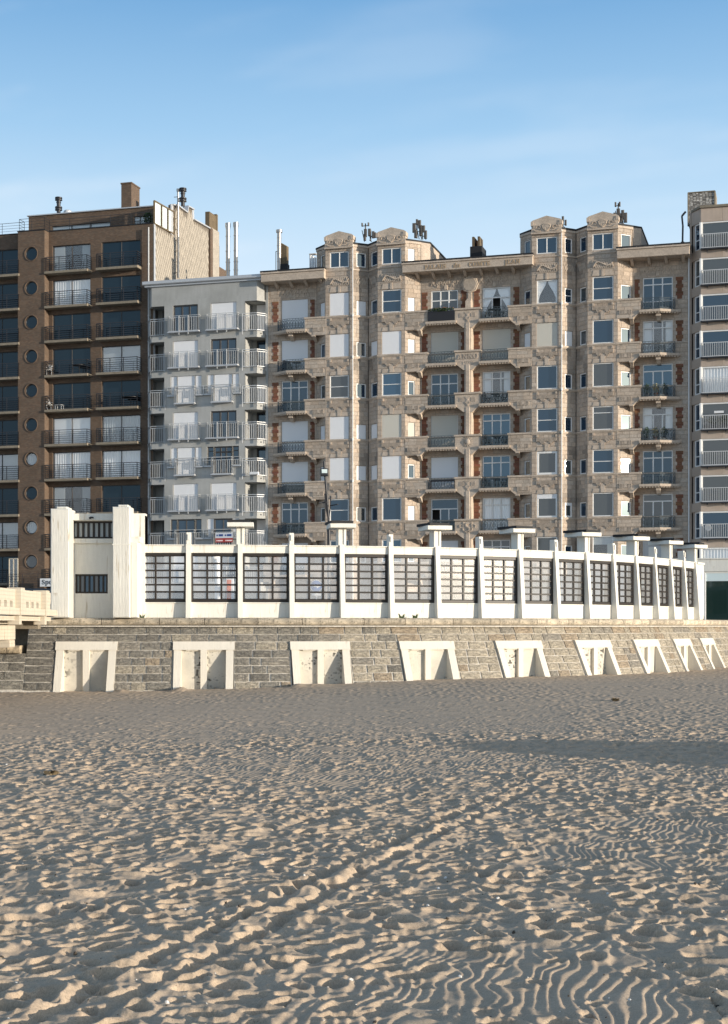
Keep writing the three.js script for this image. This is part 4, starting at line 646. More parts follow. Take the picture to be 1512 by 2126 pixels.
    for (const s of [-1, 1]) { para(s, 2.97, 4.68); para(s, 12.42, 10.72); if (last) para(s, 14.4, 15.7); const cx = AX + s * 13.6, kb = new MB(); if (!last) kb.hex([[cx - .14, l - 1.55, .3], [cx + .14, l - 1.55, .3], [cx + .14, l - 1.02, .8], [cx - .14, l - 1.02, .8], [cx - .14, l - 1.55, 0], [cx + .14, l - 1.55, 0], [cx + .14, l - 1.02, 0], [cx - .14, l - 1.02, 0]]).box(cx - .16, cx + .16, l - 1.3, l - 1.15, .2, .72); if (!last) kb.build('bracket', trim, pal); }
    // the middle parapet, its funnel and pier
    pb.box(AX - .94, AX + .94, l - .8, l - .1, .62, .84).box(AX - 1.0, AX + 1.0, l - .12, l + .01, .56, .95);
    pb.prism([[AX - .94, l - .8], [AX - .86, l - 1.0], [AX - .3, l - 1.42], [AX + .3, l - 1.42], [AX + .86, l - 1.0], [AX + .94, l - .8]], 0, .83);
    for (const s of [-1, 1]) pb.hex([[AX + s * .9 - .05, l - 1.0, .9], [AX + s * .9 + .05, l - 1.0, .9], [AX + s * .9 + .05, l - .86, .9], [AX + s * .9 - .05, l - .86, .9], [AX + s * .9 - .05, l - 1.0, 0], [AX + s * .9 + .05, l - 1.0, 0], [AX + s * .9 + .05, l - .86, 0], [AX + s * .9 - .05, l - .86, 0]]);
    const pr = new MB(); pr.cbox(AX - .27, AX + .27, i === 6 ? V0 : l - 3.17, l - 1.42, 0, .76, .03).cbox(AX - .16, AX + .16, i === 6 ? V0 : l - 3.17, l - 1.02, .5, .86, .03); pr.build('pier', trim, pal);
    if (i % 2 === 0 && i < 6) { for (let k = -6; k <= 6; k++) if (Math.abs(k) > 2) rl.bar([AX + k * .095, l - .34, .84], [AX + k * .095, l - .66, .84], .045, .05); for (let k = -2; k <= 2; k++) rl.path([[AX + k * .1, l - .3, .85], [AX - k * .08, l - .7, .86], [AX + k * .03, l - .98, .84]], .05, .05); }
    if (i === 3) { for (let k = 0; k < 14; k++) { const a = k / 14 * 6.283; rl.bar([AX + .2 * Math.cos(a), l - .5 + .2 * Math.sin(a), .86], [AX + .38 * Math.cos(a + .3), l - .5 + .38 * Math.sin(a + .3), .84], .07, .05); } const s = new MB(); s.geo(new THREE.SphereGeometry(.2, 12, 8).scale(1, 1.1, .5).translate(AX, l - .5, .86)); s.build('carved_head', trim, pal); }
    if (i === 5) { rl.path([[AX + .2, l - .28, .86], [AX - .12, l - .34, .88], [AX - .1, l - .52, .88], [AX + .14, l - .64, .88], [AX + .12, l - .84, .88], [AX - .2, l - .9, .86]], .1, .07); rl.path([[AX - .3, l - .2, .85], [AX - .34, l - .8, .86], [AX, l - 1.02, .86], [AX + .34, l - .8, .86], [AX + .3, l - .2, .85]], .05, .06); for (const s of [-1, 1]) rl.path([[AX + s * .36, l - .6, .85], [AX + s * .56, l - .62, .86], [AX + s * .6, l - .44, .86], [AX + s * .46, l - .4, .86]], .06, .05); }
    pb.build('parapet', trim, pal); tag(rl.build('carved_relief', trim, pal), null, null, null, 'stuff');
  }
  // eaves: fascia boards of stone, soffits, brackets, dark capping
  const R2 = [[-7.72, -2.72], [3.24, 12.86], [18.82, 23.84]];
  for (const [a, b] of R2) {
    const e = new MB(); e.cbox(a, b, 25.84, 26.42, -.2, 1.22, .03).box(a - .03, b + .03, 26.42, 26.53, -.2, 1.3); for (let x = a + .12; x < b; x += 1.25) e.box(x, x + .03, 26.53, 26.56, 1.24, 1.31); e.build('eaves', trim, pal);
    const rf = new MB(); rf.box(a - .04, b + .04, 26.535, 26.66, -9, 1.27); rf.build('roof_edge', M.roof, pal);
    for (let x = a + .9; x < b - .5; x += 1.18) { const br = new MB(); br.hex([[x, 25.5, .25], [x + .2, 25.5, .25], [x + .2, 25.83, 1.0], [x, 25.83, 1.0], [x, 25.5, 0], [x + .2, 25.5, 0], [x + .2, 25.83, 0], [x, 25.83, 0]]); br.build('eaves_bracket', trim, pal); }
  }
  const med = new MB(new THREE.Matrix4().makeRotationX(Math.PI / 2).setPosition(AX, 24.95, .02)); med.cyl(0, 0, 0, .66, .62, .1, 8); med.col = [.8, .82, .84]; med.cyl(0, .1, 0, .52, .5, .04, 8); med.build('medallion', trim, pal);
  const bs = new MB(); bs.hex([[AX - .2, 23.07, .7], [AX + .2, 23.07, .7], [AX + .2, 23.6, .7], [AX - .2, 23.6, .7], [AX - .2, 23.07, 0], [AX + .2, 23.07, 0], [AX + .2, 23.6, 0], [AX - .2, 23.6, 0]]).hex([[AX - .2, 23.6, .7], [AX + .2, 23.6, .7], [AX + .14, 23.95, .1], [AX - .14, 23.95, .1], [AX - .2, 23.6, 0], [AX + .2, 23.6, 0], [AX + .14, 23.95, 0], [AX - .14, 23.95, 0]]); bs.box(AX - .12, AX + .12, 23.95, 24.5, 0, .1); bs.build('pier', trim, pal);
  // lettering
  const font = await new FontLoader().loadAsync('fonts/droid/droid_serif_bold.typeface.json');
  const text = (s, size, x, y, z, m, depth = .03, name = 'lettering') => { const g = new TextGeometry(s, { font, size, depth, curveSegments: 3 }); g.computeBoundingBox(); g.translate(x - (g.boundingBox.min.x + g.boundingBox.max.x) / 2, y, z); const b = new MB(); b.geo(g); return b.build(name, m, pal); };
  text('PALAIS', .31, AX - 2.33, 25.97, 1.215, M.letter); text('du', .29, AX - .72, 25.97, 1.215, M.letter); text('COMTE', .31, AX + .95, 25.97, 1.215, M.letter); text('JEAN', .31, AX + 3.35, 25.97, 1.215, M.letter);
  text('ANNO', .36, AX, LV(1) - .62, .83, trim, .06); text('1929', .28, AX, LV(1) - 1.04, .82, trim, .03);
  // roofs of the bays, the body behind, drainpipes, chimneys
  const rb = new MB(new THREE.Matrix4().makeRotationX(-Math.PI / 2).setPosition(0, TOPB - .07, 0)), rev = (p) => p.map(([x, z]) => [x, -z]);
  rb.prism(rev([[-3.8, -.05], [-2.78, .93], [-.6, .93], [.34, .08], [1.26, .93], [3.4, .93], [4.95, -.62], [4.95, -8], [-3.8, -8]]), 0, .13); rb.prism(rev([[11.7, -.05], [12.7, .93], [14.9, .93], [15.8, .08], [16.7, .93], [18.88, .93], [20.4, -.58], [20.4, -8], [11.7, -8]]), 0, .13); rb.build('bay_roof', M.roof, pal);
  const at = new MB(new THREE.Matrix4().makeRotationX(-Math.PI / 2).setPosition(0, 26.2, 0));
  at.prism(rev([[-3.68, -.62], [-3.68, -.0], [-3.5, -.61], [.1, -.61], [.6, -.61], [4.2, -.61], [4.37, -.01], [4.9, -.55], [4.9, -7.9], [-3.68, -7.9]]), 0, TOPB - 26.28); at.prism(rev([[11.77, -.01], [11.95, -.61], [15.4, -.61], [16, -.61], [19.6, -.61], [19.83, -.03], [20.35, -.52], [20.35, -7.9], [11.77, -7.9]]), 0, TOPB - 26.28); at.build('attic_wall', trim, pal);
  const body = new MB(); body.box(-7.58, 23.73, V0, 26.5, -11.5, -.62).box(-7.6, 23.74, 25.9, 26.28, -.62, -.012); body.build('body', stone, pal);
  for (const u of [-.6, 14.9]) { const dp = new MB(); dp.rod([u, V0, .93], [u, TOPB - .1, .93], .032); for (let i = 0; i < 7; i++) dp.cyl(u, LV(i) - .16, .95, .06, .06, .2, 8); dp.build('drainpipe', M.plastic, pal); } { const dp = new MB(); dp.rod([23.72, V0, .12], [23.72, 26, .12], .05); dp.build('drainpipe', M.plastic, pal); const dq = new MB(); dq.rod([23.46, V0, 1.0], [23.46, LV(6) - .1, 1.0], .04); dq.build('drainpipe', M.plastic, pal); }
  const flue = (px, y0, y1, r, w) => { const u = uOf(px, w), a = vOf(px, y0, w), b = vOf(px, y1, w), f = new MB(); f.cyl(u, a, w, r, r, b - a, 14).cyl(u, b - .18, w, r * 1.5, r * 1.5, .2, 14); for (let k = 1; k < 5; k++) f.cyl(u, a + (b - a) * k / 5, w, r * 1.12, r * 1.12, .05, 14); f.build('flue', M.steel, pal); };
  flue(580, 560, 478, .16, -1.6);
  const ch = (px0, px1, y0, y1, w, d, m, name = 'chimney') => { const c = new MB(), a = uOf(px0, w), b = uOf(px1, w), p = vOf(px0, y0, w), q = vOf(px0, y1, w); c.cbox(a, b, p, q, w - d, w, .02); return c.build(name, m, pal); };
  ch(582, 596, 560, 548, -1.5, .6, M.roof); const sk = new MB(); { const w = -1.6, a = uOf(583.5, w), b = uOf(595.5, w), p = vOf(585, 549, w), q = vOf(585, 505, w); for (let k = 0; k < 4; k++) { const x = a + (b - a) * k / 4; sk.box(x, x + (b - a) / 4 - .01, p, q - k * .07, w - .5, w); } sk.bar([uOf(573, w), vOf(573, 560, w), w], [uOf(573, w), vOf(573, 522, w), w], .04).bar([uOf(573, w), vOf(573, 522, w), w], [uOf(580, w), vOf(580, 522, w), w], .04); } sk.build('board_chimney', M.wood, pal);
  { const w = -2.5, c = new MB(); for (const px of [645, 650, 655]) { const u = uOf(px, w); c.cyl(u, vOf(px, 556, w), w, .09, .09, 1.0 - (px - 645) * .02, 10); } c.col = [.7, .66, .6]; c.box(uOf(643, w), uOf(657, w), vOf(650, 529, w), vOf(650, 527, w), w - .2, w + .15); c.build('vent_pots', M.plastic, pal); }
  { const w = -3, c = new MB(), u0 = uOf(976, w), u1 = uOf(1001, w); c.cbox(u0, u1, 26.5, vOf(988, 511, w), w - 1.6, w, .02); c.build('chimney', M.roof, pal); const d = new MB(); for (const [p, q] of [[980, 984.5], [991.5, 996]]) d.box(uOf(p, w - .1), uOf(q, w - .1), vOf(988, 511, w), vOf(988, 490, w), w - 1.35, w - .15); d.build('chimney_slabs', M.wood, pal); const e = new MB(); for (const z of [-.5, -1]) e.cyl(uOf(988, w), vOf(988, 511, w), w + z, .1, .09, .5, 10); e.build('chimney_pot', M.redBrick, pal); }
}
// ---------- the brown brick apartment building ----------
const bb = rowThing('brick_apartment_building', -26, 'tall brown brick apartment building with a column of round windows', 'apartment building');
{
  const I = frame([0, 0], [1, 0]), m = M.brick, HB = (i) => 30.06 - 2.72 * i, PB = (i) => 29.39 - 2.7 * i, R = rng(21), NF = 11;
  const w = new MB(), hL = [], hR = [];
  for (let i = 0; i < NF - 1; i++) { const h = HB(i); hR.push([-25.63, -22.33, h - 2.16, h], [-21.38, -18.07, h - 2.16, h]); hL.push([-31.8, -28.45, h - 2.16, h], [-36.4, -33.1, h - 2.16, h]); }
  wallHoles(w, -25.96, -17.0, .34, 31.22, hR, .22, .7); wallHoles(w, -40, -28.28, .34, 31.22, hL, .22, .7);
  w.box(-40, -17.01, .34, 31.2, -12.3, -.95); w.box(-40, -17.0, 31.2, 31.26, -12, 0); w.build('brick_wall', m, bb);
  // stair tower: a wall pierced by round windows
  const tower = (() => { const sh = new THREE.Shape([[-28.28, .34], [-25.95, .34], [-25.95, 31.18], [-28.28, 31.18]].map((q) => new THREE.Vector2(...q))); for (let i = 0; i < 11; i++) { const p = new THREE.Path(); p.absarc(-27.12, PB(i), .53, 0, Math.PI * 2, true); sh.holes.push(p); } return new THREE.ExtrudeGeometry(sh, { depth: .3, bevelEnabled: false, curveSegments: 20 }).translate(0, 0, .4); })();
  const tw = new MB(); tw.geo(tower); tw.box(-28.28, -25.95, .34, 31.18, -.3, .12).box(-28.28, -28.1, .34, 31.18, .12, .4).box(-26.13, -25.95, .34, 31.18, .12, .4); tw.build('stair_tower', m, bb);
  for (let i = 0; i < 11; i++) {
    const c = [-27.12, PB(i)], g = new MB(new THREE.Matrix4().setPosition(c[0], c[1], .6)); g.geo(new THREE.TorusGeometry(.5, .05, 6, 28)); const o = g.build('round_window', M.darkFrame, bb);
    const pn = new MB(new THREE.Matrix4().makeRotationX(Math.PI / 2).setPosition(c[0], c[1], .56)); pn.cyl(0, 0, 0, .49, .49, .01, 26); const cur = [6, 8].includes(i); pn.build('pane', cur ? M.pane : [9].includes(i) ? M.greyGlass : M.bronzeGlass, o);
    if (cur) { const k = new MB(); for (let j = 0; j < 12; j++) { const a = c[0] - .5 + j / 12, b = a + 1 / 12; k.quad([a, c[1] - .5, .42 + (j % 2) * .05], [b, c[1] - .5, .42 + ((j + 1) % 2) * .05], [b, c[1] + .5, .42 + ((j + 1) % 2) * .05], [a, c[1] + .5, .42 + (j % 2) * .05]); } k.build('curtain', M.greyCurtain, o); }
    const rg = new MB(new THREE.Matrix4().setPosition(c[0], c[1], .705)); rg.geo(new THREE.TorusGeometry(.56, .04, 5, 28)); rg.build('brick_ring', m, bb);
  }
  // what shows behind each pane, top storey first: left column, then the right-hand one
  const k1 = ['pair curt half', 'pair curt', 'pair', 'pair', 'pair', 'pair blind', 'pair curt', 'pair curt half', 'pair', 'pair'], k2 = ['pair', 'pair', 'pair', 'pair blind', 'pair', 'pair curt', 'pair curt', 'pair', 'pair', 'pair'], k0 = ['pair', 'pair', 'pair', 'pair', 'pair', 'pair', 'pair blind', 'pair', 'pair blind', 'pair'];
  for (let i = 0; i < NF - 1; i++) {
    const h = HB(i), opt = { gl: M.bronzeGlass, fr: M.darkFrame, b: .06, z: -.14, cm: i === 5 ? M.curtain : i === 1 ? M.greyCurtain : M.greyCurtain, frac: i === 3 ? .97 : .97 };
    win(bb, I, -25.63, -22.33, h - 2.16, h, k1[i], { ...opt, cm: [1, 5, 6].includes(i) ? M.curtain : M.greyCurtain }); win(bb, I, -21.38, -18.07, h - 2.16, h, k2[i], { ...opt, cm: i === 6 ? M.curtain : M.greyCurtain }); win(bb, I, -31.8, -28.45, h - 2.16, h, k0[i], opt);
    const sillL = new MB(); sillL.box(-25.6, -22.4, h - .08, h, -.2, -.16);
    for (const [a, b] of [[-25.93, -22.2], [-21.5, -17.95], [-32.3, -28.27 + .12]]) {
      const g = new THREE.Group(); g.name = 'balcony'; g.off = bb.off; bb.add(g); const s = new MB(); s.cbox(a, b, h - 2.36, h - 2.16, -.1, .82, .02); s.build('slab', M.slab, g);
      const r = new MB(), lft = a < -30 ? a : a + .06; barRail(r, [[lft, .02], [lft, .76], [b - .06, .76], [b - .06, .02]], h - 2.16, 1.08, 7, .02); r.build('railing', M.ironBlack, g);
    }
  }
  // set-back top storey, its terrace rail, chimney and glass screen
  const pw = -2.1, ph = 33.17, ps = new MB(), strip = [[uOf(108, pw), uOf(229, pw), 31.5, 32.25], [uOf(63, pw), uOf(90, pw), 31.4, 32.1], [uOf(278, pw), uOf(314, pw), 31.6, 32.5]];
  { const q = new MB(new THREE.Matrix4().setPosition(0, 0, pw)); wallHoles(q, -28.85, -17.25, 31.2, ph, strip, .15, .6); q.box(-28.85, -17.25, 31.2, ph, -7, -.8).box(-28.85, -28.8, 31.2, ph, -.9, -.01); q.build('top_storey', m, bb); }
  const cp = new MB(); cp.box(-28.95, -17.2, ph, ph + .08, pw - 7, pw + .12); cp.build('roof_edge', M.zinc, bb);
  strip.forEach((r, i) => win(bb, frame([0, pw], [1, pw]), r[0], r[1], r[2], r[3], 'blind trio', { fr: M.darkFrame, b: .05, frac: i === 2 ? .3 : .96, cm: M.greyCurtain }));
  const tr = new MB(); barRail(tr, [[-40, -.2], [-28.2, -.2]], 31.25, .95, 5, .012, 1.9); barRail(tr, [[-28.2, -.2], [-28.2, .62], [-26.0, .62], [-26.0, -.2]], 31.2, 1.0, 5, .012, 1.4); barRail(tr, [[-26.0, -.2], [-17.2, -.2]], 31.25, .95, 5, .012, 1.9); tr.build('terrace_rail', M.ironBlack, bb);
  const ed = new MB(); ed.box(-40, -28.3, 31.22, 31.3, -.3, .04).box(-28.33, -25.9, 31.18, 31.26, -.3, .74).box(-25.9, -16.96, 31.22, 31.3, -.3, .04); ed.build('parapet_edge', M.roof, bb);
  { const a = uOf(252, -4), b = uOf(273, -4), c = new MB(); c.box(a, b, 33, 35.75, -5.6, -4).box(a - .05, b + .05, 35.75, 35.86, -5.65, -3.95); c.build('chimney', m, bb); }
  const cowl = (px, yb, yt, wz) => { const u = uOf(px, wz), a = vOf(px, yb, wz), b = vOf(px, yt, wz), h = b - a, c = new MB(); c.cyl(u, a, wz, .16, .16, h * .95, 12); for (const [f, r] of [[.28, .3], [.42, .3], [.7, .2], [.84, .3], [.95, .3]]) c.cyl(u, a + h * f - .05, wz, r, r * .95, .09, 16); for (const f of [.28, .84]) for (let k = 0; k < 8; k++) { const t = k / 8 * 6.283; c.bar([u + .27 * Math.cos(t), a + h * f, wz + .27 * Math.sin(t)], [u + .27 * Math.cos(t), a + h * (f + .13), wz + .27 * Math.sin(t)], .03); } return c.build('chimney_cowl', M.ironBlack, bb); };
  cowl(122, 446, 409, -4); cowl(380, 428, 390, -4.2);
  { const u = uOf(141, -4), v = vOf(141, 440, -4), d = new MB(); d.geo(new THREE.SphereGeometry(.34, 14, 6, 0, Math.PI * 2, 0, Math.PI / 2).scale(1, .5, 1).translate(u, v, -4)); d.cyl(u, 33.2, -4, .3, .34, v - 33.2, 14); d.build('roof_dome', M.zinc, bb); }
  // party wall clad in diamond slates, seen above the grey building
  const U = -17.0, wv = (px, py) => { const w = wOn(px, U); return [w, vOn(px, py, U)]; };
  const poly = [[-.05, 20], [-.05, 31.3], wv(356, 487), wv(357, 425), wv(366, 426), wv(386, 441), wv(388, 428), wv(400, 435), wv(401, 456), wv(433, 474), wv(433, 590), wv(433, 700)];
  const PT = new THREE.Matrix4().makeRotationY(Math.PI / 2).setPosition(U, 0, 0), prof = poly.map(([w, v]) => [-w, v]);
  const pb = new MB(PT); pb.col = [.42, .4, .38]; pb.prism(prof, -.3, .02); pb.build('party_wall', M.shingle, bb);
  const inside = (x, y) => { let c = false; for (let i = 0, j = prof.length - 1; i < prof.length; j = i++) { const [a, b] = prof[i], [e, f] = prof[j]; if ((b > y) !== (f > y) && x < (e - a) * (y - b) / (f - b) + a) c = !c; } return c; };
  const sw = .43, shh = .33, dg = []; for (let q = 0; q < 4; q++) { const g = new MB(new THREE.Matrix4().makeRotationY(Math.PI / 2)); const k = [1, .93, 1.06, .98][q]; g.col = [k, k, k * .99]; g.uo = [q, q * .7]; const a = sw / 2 - .014, b = shh - .018; g.quad([0, -b, .034], [a, 0, .022], [0, b, .006], [-a, 0, .022]); g.quad([0, -b, .0], [a, 0, 0], [a, 0, .022], [0, -b, .034]).quad([-a, 0, 0], [0, -b, 0], [0, -b, .034], [-a, 0, .022]); dg.push(g.geometry()); }
  const rest = new MB(); let nS = 0; for (let j = 0; j < 46; j++) for (let i = 0; i < 34; i++) { const x = .5 + i * sw + (j % 2) * sw / 2, y = 25.6 + j * shh; if (!(inside(x - .2, y) && inside(x + .2, y) && inside(x, y + .3) && inside(x, y - .3)) ) continue; if (++nS > 296) { const g = dg[nS % 4].attributes, mx = [U + .02, y, -x], q = (t, k) => [t.getX(k), t.getY(k), t.getZ(k)]; rest.col = q(g.color, 0); for (let k = 0; k < g.position.count; k += 3) rest.tri(...[0, 1, 2].map((d) => q(g.position, k + d).map((c, n) => c + mx[n]))); continue; } const o = shadows(new THREE.Mesh(dg[Math.floor(R() * 4)], M.shingle)); o.name = 'slate'; o.position.set(U + .02 - bb.off[0], y - bb.off[1], -x - bb.off[2]); o.rotation.set((R() - .5) * .03, 0, 0); bb.add(o); }
  tag(rest.build('slates', M.shingle, bb), null, null, null, 'stuff');
  const tm = new MB(PT); tm.box(.05, .3, 20, 31.35, .02, .07); for (let k = 2; k + 1 < prof.length - 2; k++) tm.bar([prof[k][0], prof[k][1], .0], [prof[k + 1][0], prof[k + 1][1], 0], .4, .1); tm.build('wall_trim', M.zinc, bb);
  { const q0 = -wOn(434.5, U), q1 = -wOn(439.5, U), q2 = -wOn(455, U), b = new MB(PT); b.box(q0, q1, 20, vOn(437, 474, U), -.3, .12); b.build('brick_wall', m, bb); const c = new MB(PT); c.prism([[q1, 20], [q2, 20], [q2, vOn(455, 482, U)], [q1, vOn(440, 473, U)]], -.3, .01); c.build('party_wall', M.shingle, bb);
    const e = new MB(PT); e.prism([[q0 + .1, vOn(436, 474, U)], [q2 - .6, vOn(450, 478, U)], [q2 - .6, vOn(450, 449, U)], [q0 + .1, vOn(435.5, 439, U)]], -.4, -.02); e.box(q2 - .5, q2 - .2, 24, vOn(453, 446, U), -.3, -.03); e.build('chimney', M.wood, bb); const f = new MB(PT); f.box(q2, q2 + 1.8, 20, vOn(464, 558, U), -1, -.05); f.bar([q2 + .2, vOn(456, 553, U), -.1], [q2 + .2, vOn(456, 510, U), -.1], .08); f.build('rear_wall', m, bb); }
  { const g = [wv(319, 417), wv(360, 440), wv(360, 486), wv(319, 464)].map(([w, v]) => [-w, v]), F = new MB(PT), p = (t, s) => [g[0][0] + (g[1][0] - g[0][0]) * t, (g[3][1] + (g[2][1] - g[3][1]) * t) * (1 - s) + (g[0][1] + (g[1][1] - g[0][1]) * t) * s, .06]; for (const t of [0, .36, .68, 1]) F.bar(p(t, 0), p(t, 1), .12); F.bar(p(0, 0), p(1, 0), .1); F.bar(p(0, 1), p(1, 1), .1); F.build('screen_frame', M.wood, bb); for (const [a, b] of [[.03, .33], [.39, .65], [.71, .97]]) { const q = new MB(PT), z = .04, P = (t, s) => { const r = p(t, s); return [r[0], r[1], z]; }; q.hex([P(a, .03), P(b, .03), P(b, .97), P(a, .97), ...[P(a, .03), P(b, .03), P(b, .97), P(a, .97)].map((r) => [r[0], r[1], z - .02])]); q.build('screen_pane', M.fenceGlass, bb); } }
  { const wz = wOn(370, U + .35), a = vOn(371, 578, U + .35), b = vOn(371, 398, U + .35), c = new MB(); c.cyl(U + .35, a, wz, .085, .085, b - a, 12).cyl(U + .35, b, wz, .13, .13, .2, 12); for (let k = 0; k < 8; k++) c.bar([U, a + (b - a) * (k + .5) / 8, wz], [U + .35, a + (b - a) * (k + .5) / 8, wz], .05); c.build('flue', M.steel, bb); }
  const dp = new MB(); dp.rod([-17.3, .34, .2], [-17.3, 30.9, .2], .055, 10); for (let k = 0; k < 14; k++) dp.cyl(-17.3, 2 + k * 2, .2, .075, .075, .1, 10); dp.build('drainpipe', M.galv, bb);
  // ground floor: dark shop front
  const sf = new MB(); sf.box(-40, -22, 2.2, 2.95, .1, 1.4); sf.build('shop_fascia', M.shop, bb); const sg = new MB(); sg.box(-40, -17.4, .34, 2.2, .2, .3); sg.build('shop_glass', M.glass, bb);
  const gr = new MB(); barRail(gr, [[-31.5, 1.35], [-22.2, 1.35]], 3.0, 1.1, 6, .012, 1.3); gr.build('terrace_rail', M.ironBlack, bb);
  const ds = new MB(), du = uOf(19.5, 1), dv = uOf(37, 1); for (const u of [du, (du + dv) / 2, dv]) ds.bar([u, 3.0, 1.0], [u, vOf(28, 1160, 1), 1.0], .07); ds.bar([du, vOf(28, 1160, 1), 1], [dv, vOf(28, 1160, 1), 1], .07); const dso = ds.build('wind_screen', M.cream, bb); const dg2 = new MB(); dg2.box(du, dv, 3.0, vOf(28, 1160, 1), .985, .995); dg2.build('pane', M.pane, dso);
}
// ---------- the grey rendered apartment building ----------
const gb = rowThing('grey_apartment_building', -12.6, 'narrow grey rendered apartment building with pale balcony rails and corner loggias', 'apartment building');
{
  const HG = (i) => 24.58 - 2.74 * i, FW = .8, fm = frame([0, FW], [1, FW]), w = new MB(fm), x0 = -16.78, x1 = -8.18, holes = [], NF = 8;
  const types = [['dark', 'shut'], ['shut', 'dark'], ['wshut', 'wshut'], ['shut', 'dark'], ['wshut', 'wdark'], ['shut', 'shut'], ['wdark', 'wmix'], ['shut', 'dark']];
  const cols = [[-15.0, -12.96], [-11.9, -9.82]], wide = [[-15.2, -12.66], [-12.2, -9.62]], O = { fr: M.darkFrame, b: .07, z: -.12 };
  for (let i = 0; i < NF; i++) {
    const h = HG(i);
    types[i].forEach((t, c) => {
      if (t[0] === 'w') {
        const [a, b] = wide[c], q = (b - a) * .21; 
        holes.push([a, a + q, h - 1.36, h + .04], [a + q, b - q, h - 2.0, h + .04], [b - q, b, h - 1.36, h + .04]);
        if (t === 'wshut') { win(gb, fm, a, a + q, h - 1.36, h + .04, 'shut', O); win(gb, fm, a + q, b - q, h - 2.0, h + .04, 'shut', O); win(gb, fm, b - q, b, h - 1.36, h + .04, 'shut', O); }
        else if (t === 'wdark') { win(gb, fm, a, a + q, h - 1.36, h + .04, i === 4 ? 'split' : 'fix', { ...O, mid: .76 }); win(gb, fm, a + q, b - q, h - 2.0, h + .04, i === 4 ? 'french' : 'pair', { ...O, b: .1 }); win(gb, fm, b - q, b, h - 1.36, h + .04, i === 4 ? 'split' : 'fix', { ...O, mid: .76 }); }
        else { win(gb, fm, a, a + q, h - 1.36, h + .04, 'shut', O); win(gb, fm, a + q, b - q, h - 2.0, h + .04, 'pair', { ...O, b: .1 }); win(gb, fm, b - q, b, h - 1.36, h + .04, 'shut', O); }
        const g = new THREE.Group(); g.name = 'balcony'; g.off = gb.off; gb.add(g); const r = new MB(), z = FW + .16, zo = FW + .36, A = a - .22, B = b + .2, p = a + q - .06, s = b - q + .06;
        balusters(r, [[A, z], [p, z]], h - 1.42, h - 1.0, { hi: h - .8, gap: .145, w: .024, top: .035 }); balusters(r, [[s, z], [B, z]], h - 1.42, h - 1.0, { hi: h - .8, gap: .145, w: .024, top: .035 }); balusters(r, [[p, FW], [p, zo], [s, zo], [s, FW]], h - 2.06, h - 1.02, { hi: h - .8, drop: .2, gap: .145, w: .024, top: .035 }); r.bar([p, h - .8, z], [s, h - .8, z], .045); r.build('railing', M.galv, g);
        const sl = new MB(); sl.box(p - .05, s + .05, h - 2.16, h - 2.08, FW - .01, zo + .06).box(A, p - .06, h - 1.52, h - 1.45, FW - .01, z + .05).box(s + .06, B, h - 1.52, h - 1.45, FW - .01, z + .05); sl.build('slab', M.zinc, g);
      } else {
        const [a, b] = cols[c]; holes.push([a, b, h - 2.05, h]); win(gb, fm, a, b, h - 2.05, h, t === 'dark' ? 'trio' : 'shut', { ...O, b: t === 'dark' ? .11 : .06 });
        const g = new THREE.Group(); g.name = 'balcony'; g.off = gb.off; gb.add(g); const r = new MB(), zo = FW + .34; balusters(r, [[a - .26, FW], [a - .26, zo], [b + .2, zo], [b + .2, FW]], h - 2.04, h - 1.0, { hi: h - .88, gap: .15, w: .026, top: .035 });
        for (const f of [.36, .66]) { const x = a - .26 + (b - a + .46) * f; r.bar([x, h - 2.32, zo + .03], [x, h - .88, zo + .03], .06); } r.build('railing', M.galv, g); const sl = new MB(); sl.cbox(a - .32, b + .26, h - 2.16, h - 2.07, FW - .01, zo + .08); sl.build('slab', M.zinc, g);
      }
    });
    holes.push([-9.15, x1, h - 2.27, h], [x0, -15.72, h - 2.27, h]);
  }
  // front wall; the corner openings are true loggias
  const fw = new MB(fm), rects = cutRects([x0, x1, .34, 26.2], holes); const loggia = (r) => r[0] === x0 || r[1] === x1 || r[0] === -9.15;
  wallHoles(fw, -15.72, -9.15, .34, 26.2, holes.filter((h) => h[0] >= -15.72 && h[1] <= -9.15), .2, .4);
  for (const r of cutRects([-9.15, x1, .34, 26.2], holes.filter((h) => h[0] === -9.15))) fw.box(r[0], r[1], r[2], r[3], -.16, 0);
  for (const r of cutRects([x0, -15.72, .34, 26.2], holes.filter((h) => h[0] === x0))) fw.box(r[0], r[1], r[2], r[3], -.16, 0);
  fw.build('front_wall', M.stucco, gb);
  const cR = frame([x1, FW], [-7.75, .28]), cL = frame([-17.2, .25], [x0, FW]), cf = new MB(cR), cg = new MB(cL);
  for (let i = -1; i < NF; i++) { const top = i < 0 ? 26.2 : HG(i) - 2.27, bot = HG(i + 1); if (bot < .34) continue; cf.box(0, cR.len, bot, top, -.16, 0); cg.box(0, cL.len, bot, top, -.16, 0); }
  cf.build('corner_wall', M.stucco, gb); cg.build('corner_wall', M.stucco, gb);
  const lg = new MB(); lg.box(-9.3, -9.15, .34, 26.2, -.9, FW - .165).box(-15.72, -15.57, .34, 26.2, -.9, FW - .165).box(-17.4, -7.63, .34, 26.2, -11.5, -.9).box(-7.75, -7.55, .34, 26.2, -.9, .05).box(-17.42, -17.2, .34, 26.2, -.9, .05);
  for (let i = 0; i < NF; i++) { const h = HG(i); for (const [a, b] of [[-9.15, -7.76], [-17.2, -15.72]]) lg.box(a, b, h - 2.6, h - 2.3, -.9, .26).box(a, b, h + .02, h + .14, -.9, .22); lg.box(-9.15, -8.3, h - 2.6, h - 2.3, .26, .62); lg.box(-16.7, -15.72, h - 2.6, h - 2.3, .26, .62); }
  lg.build('loggia_wall', M.stucco, gb);
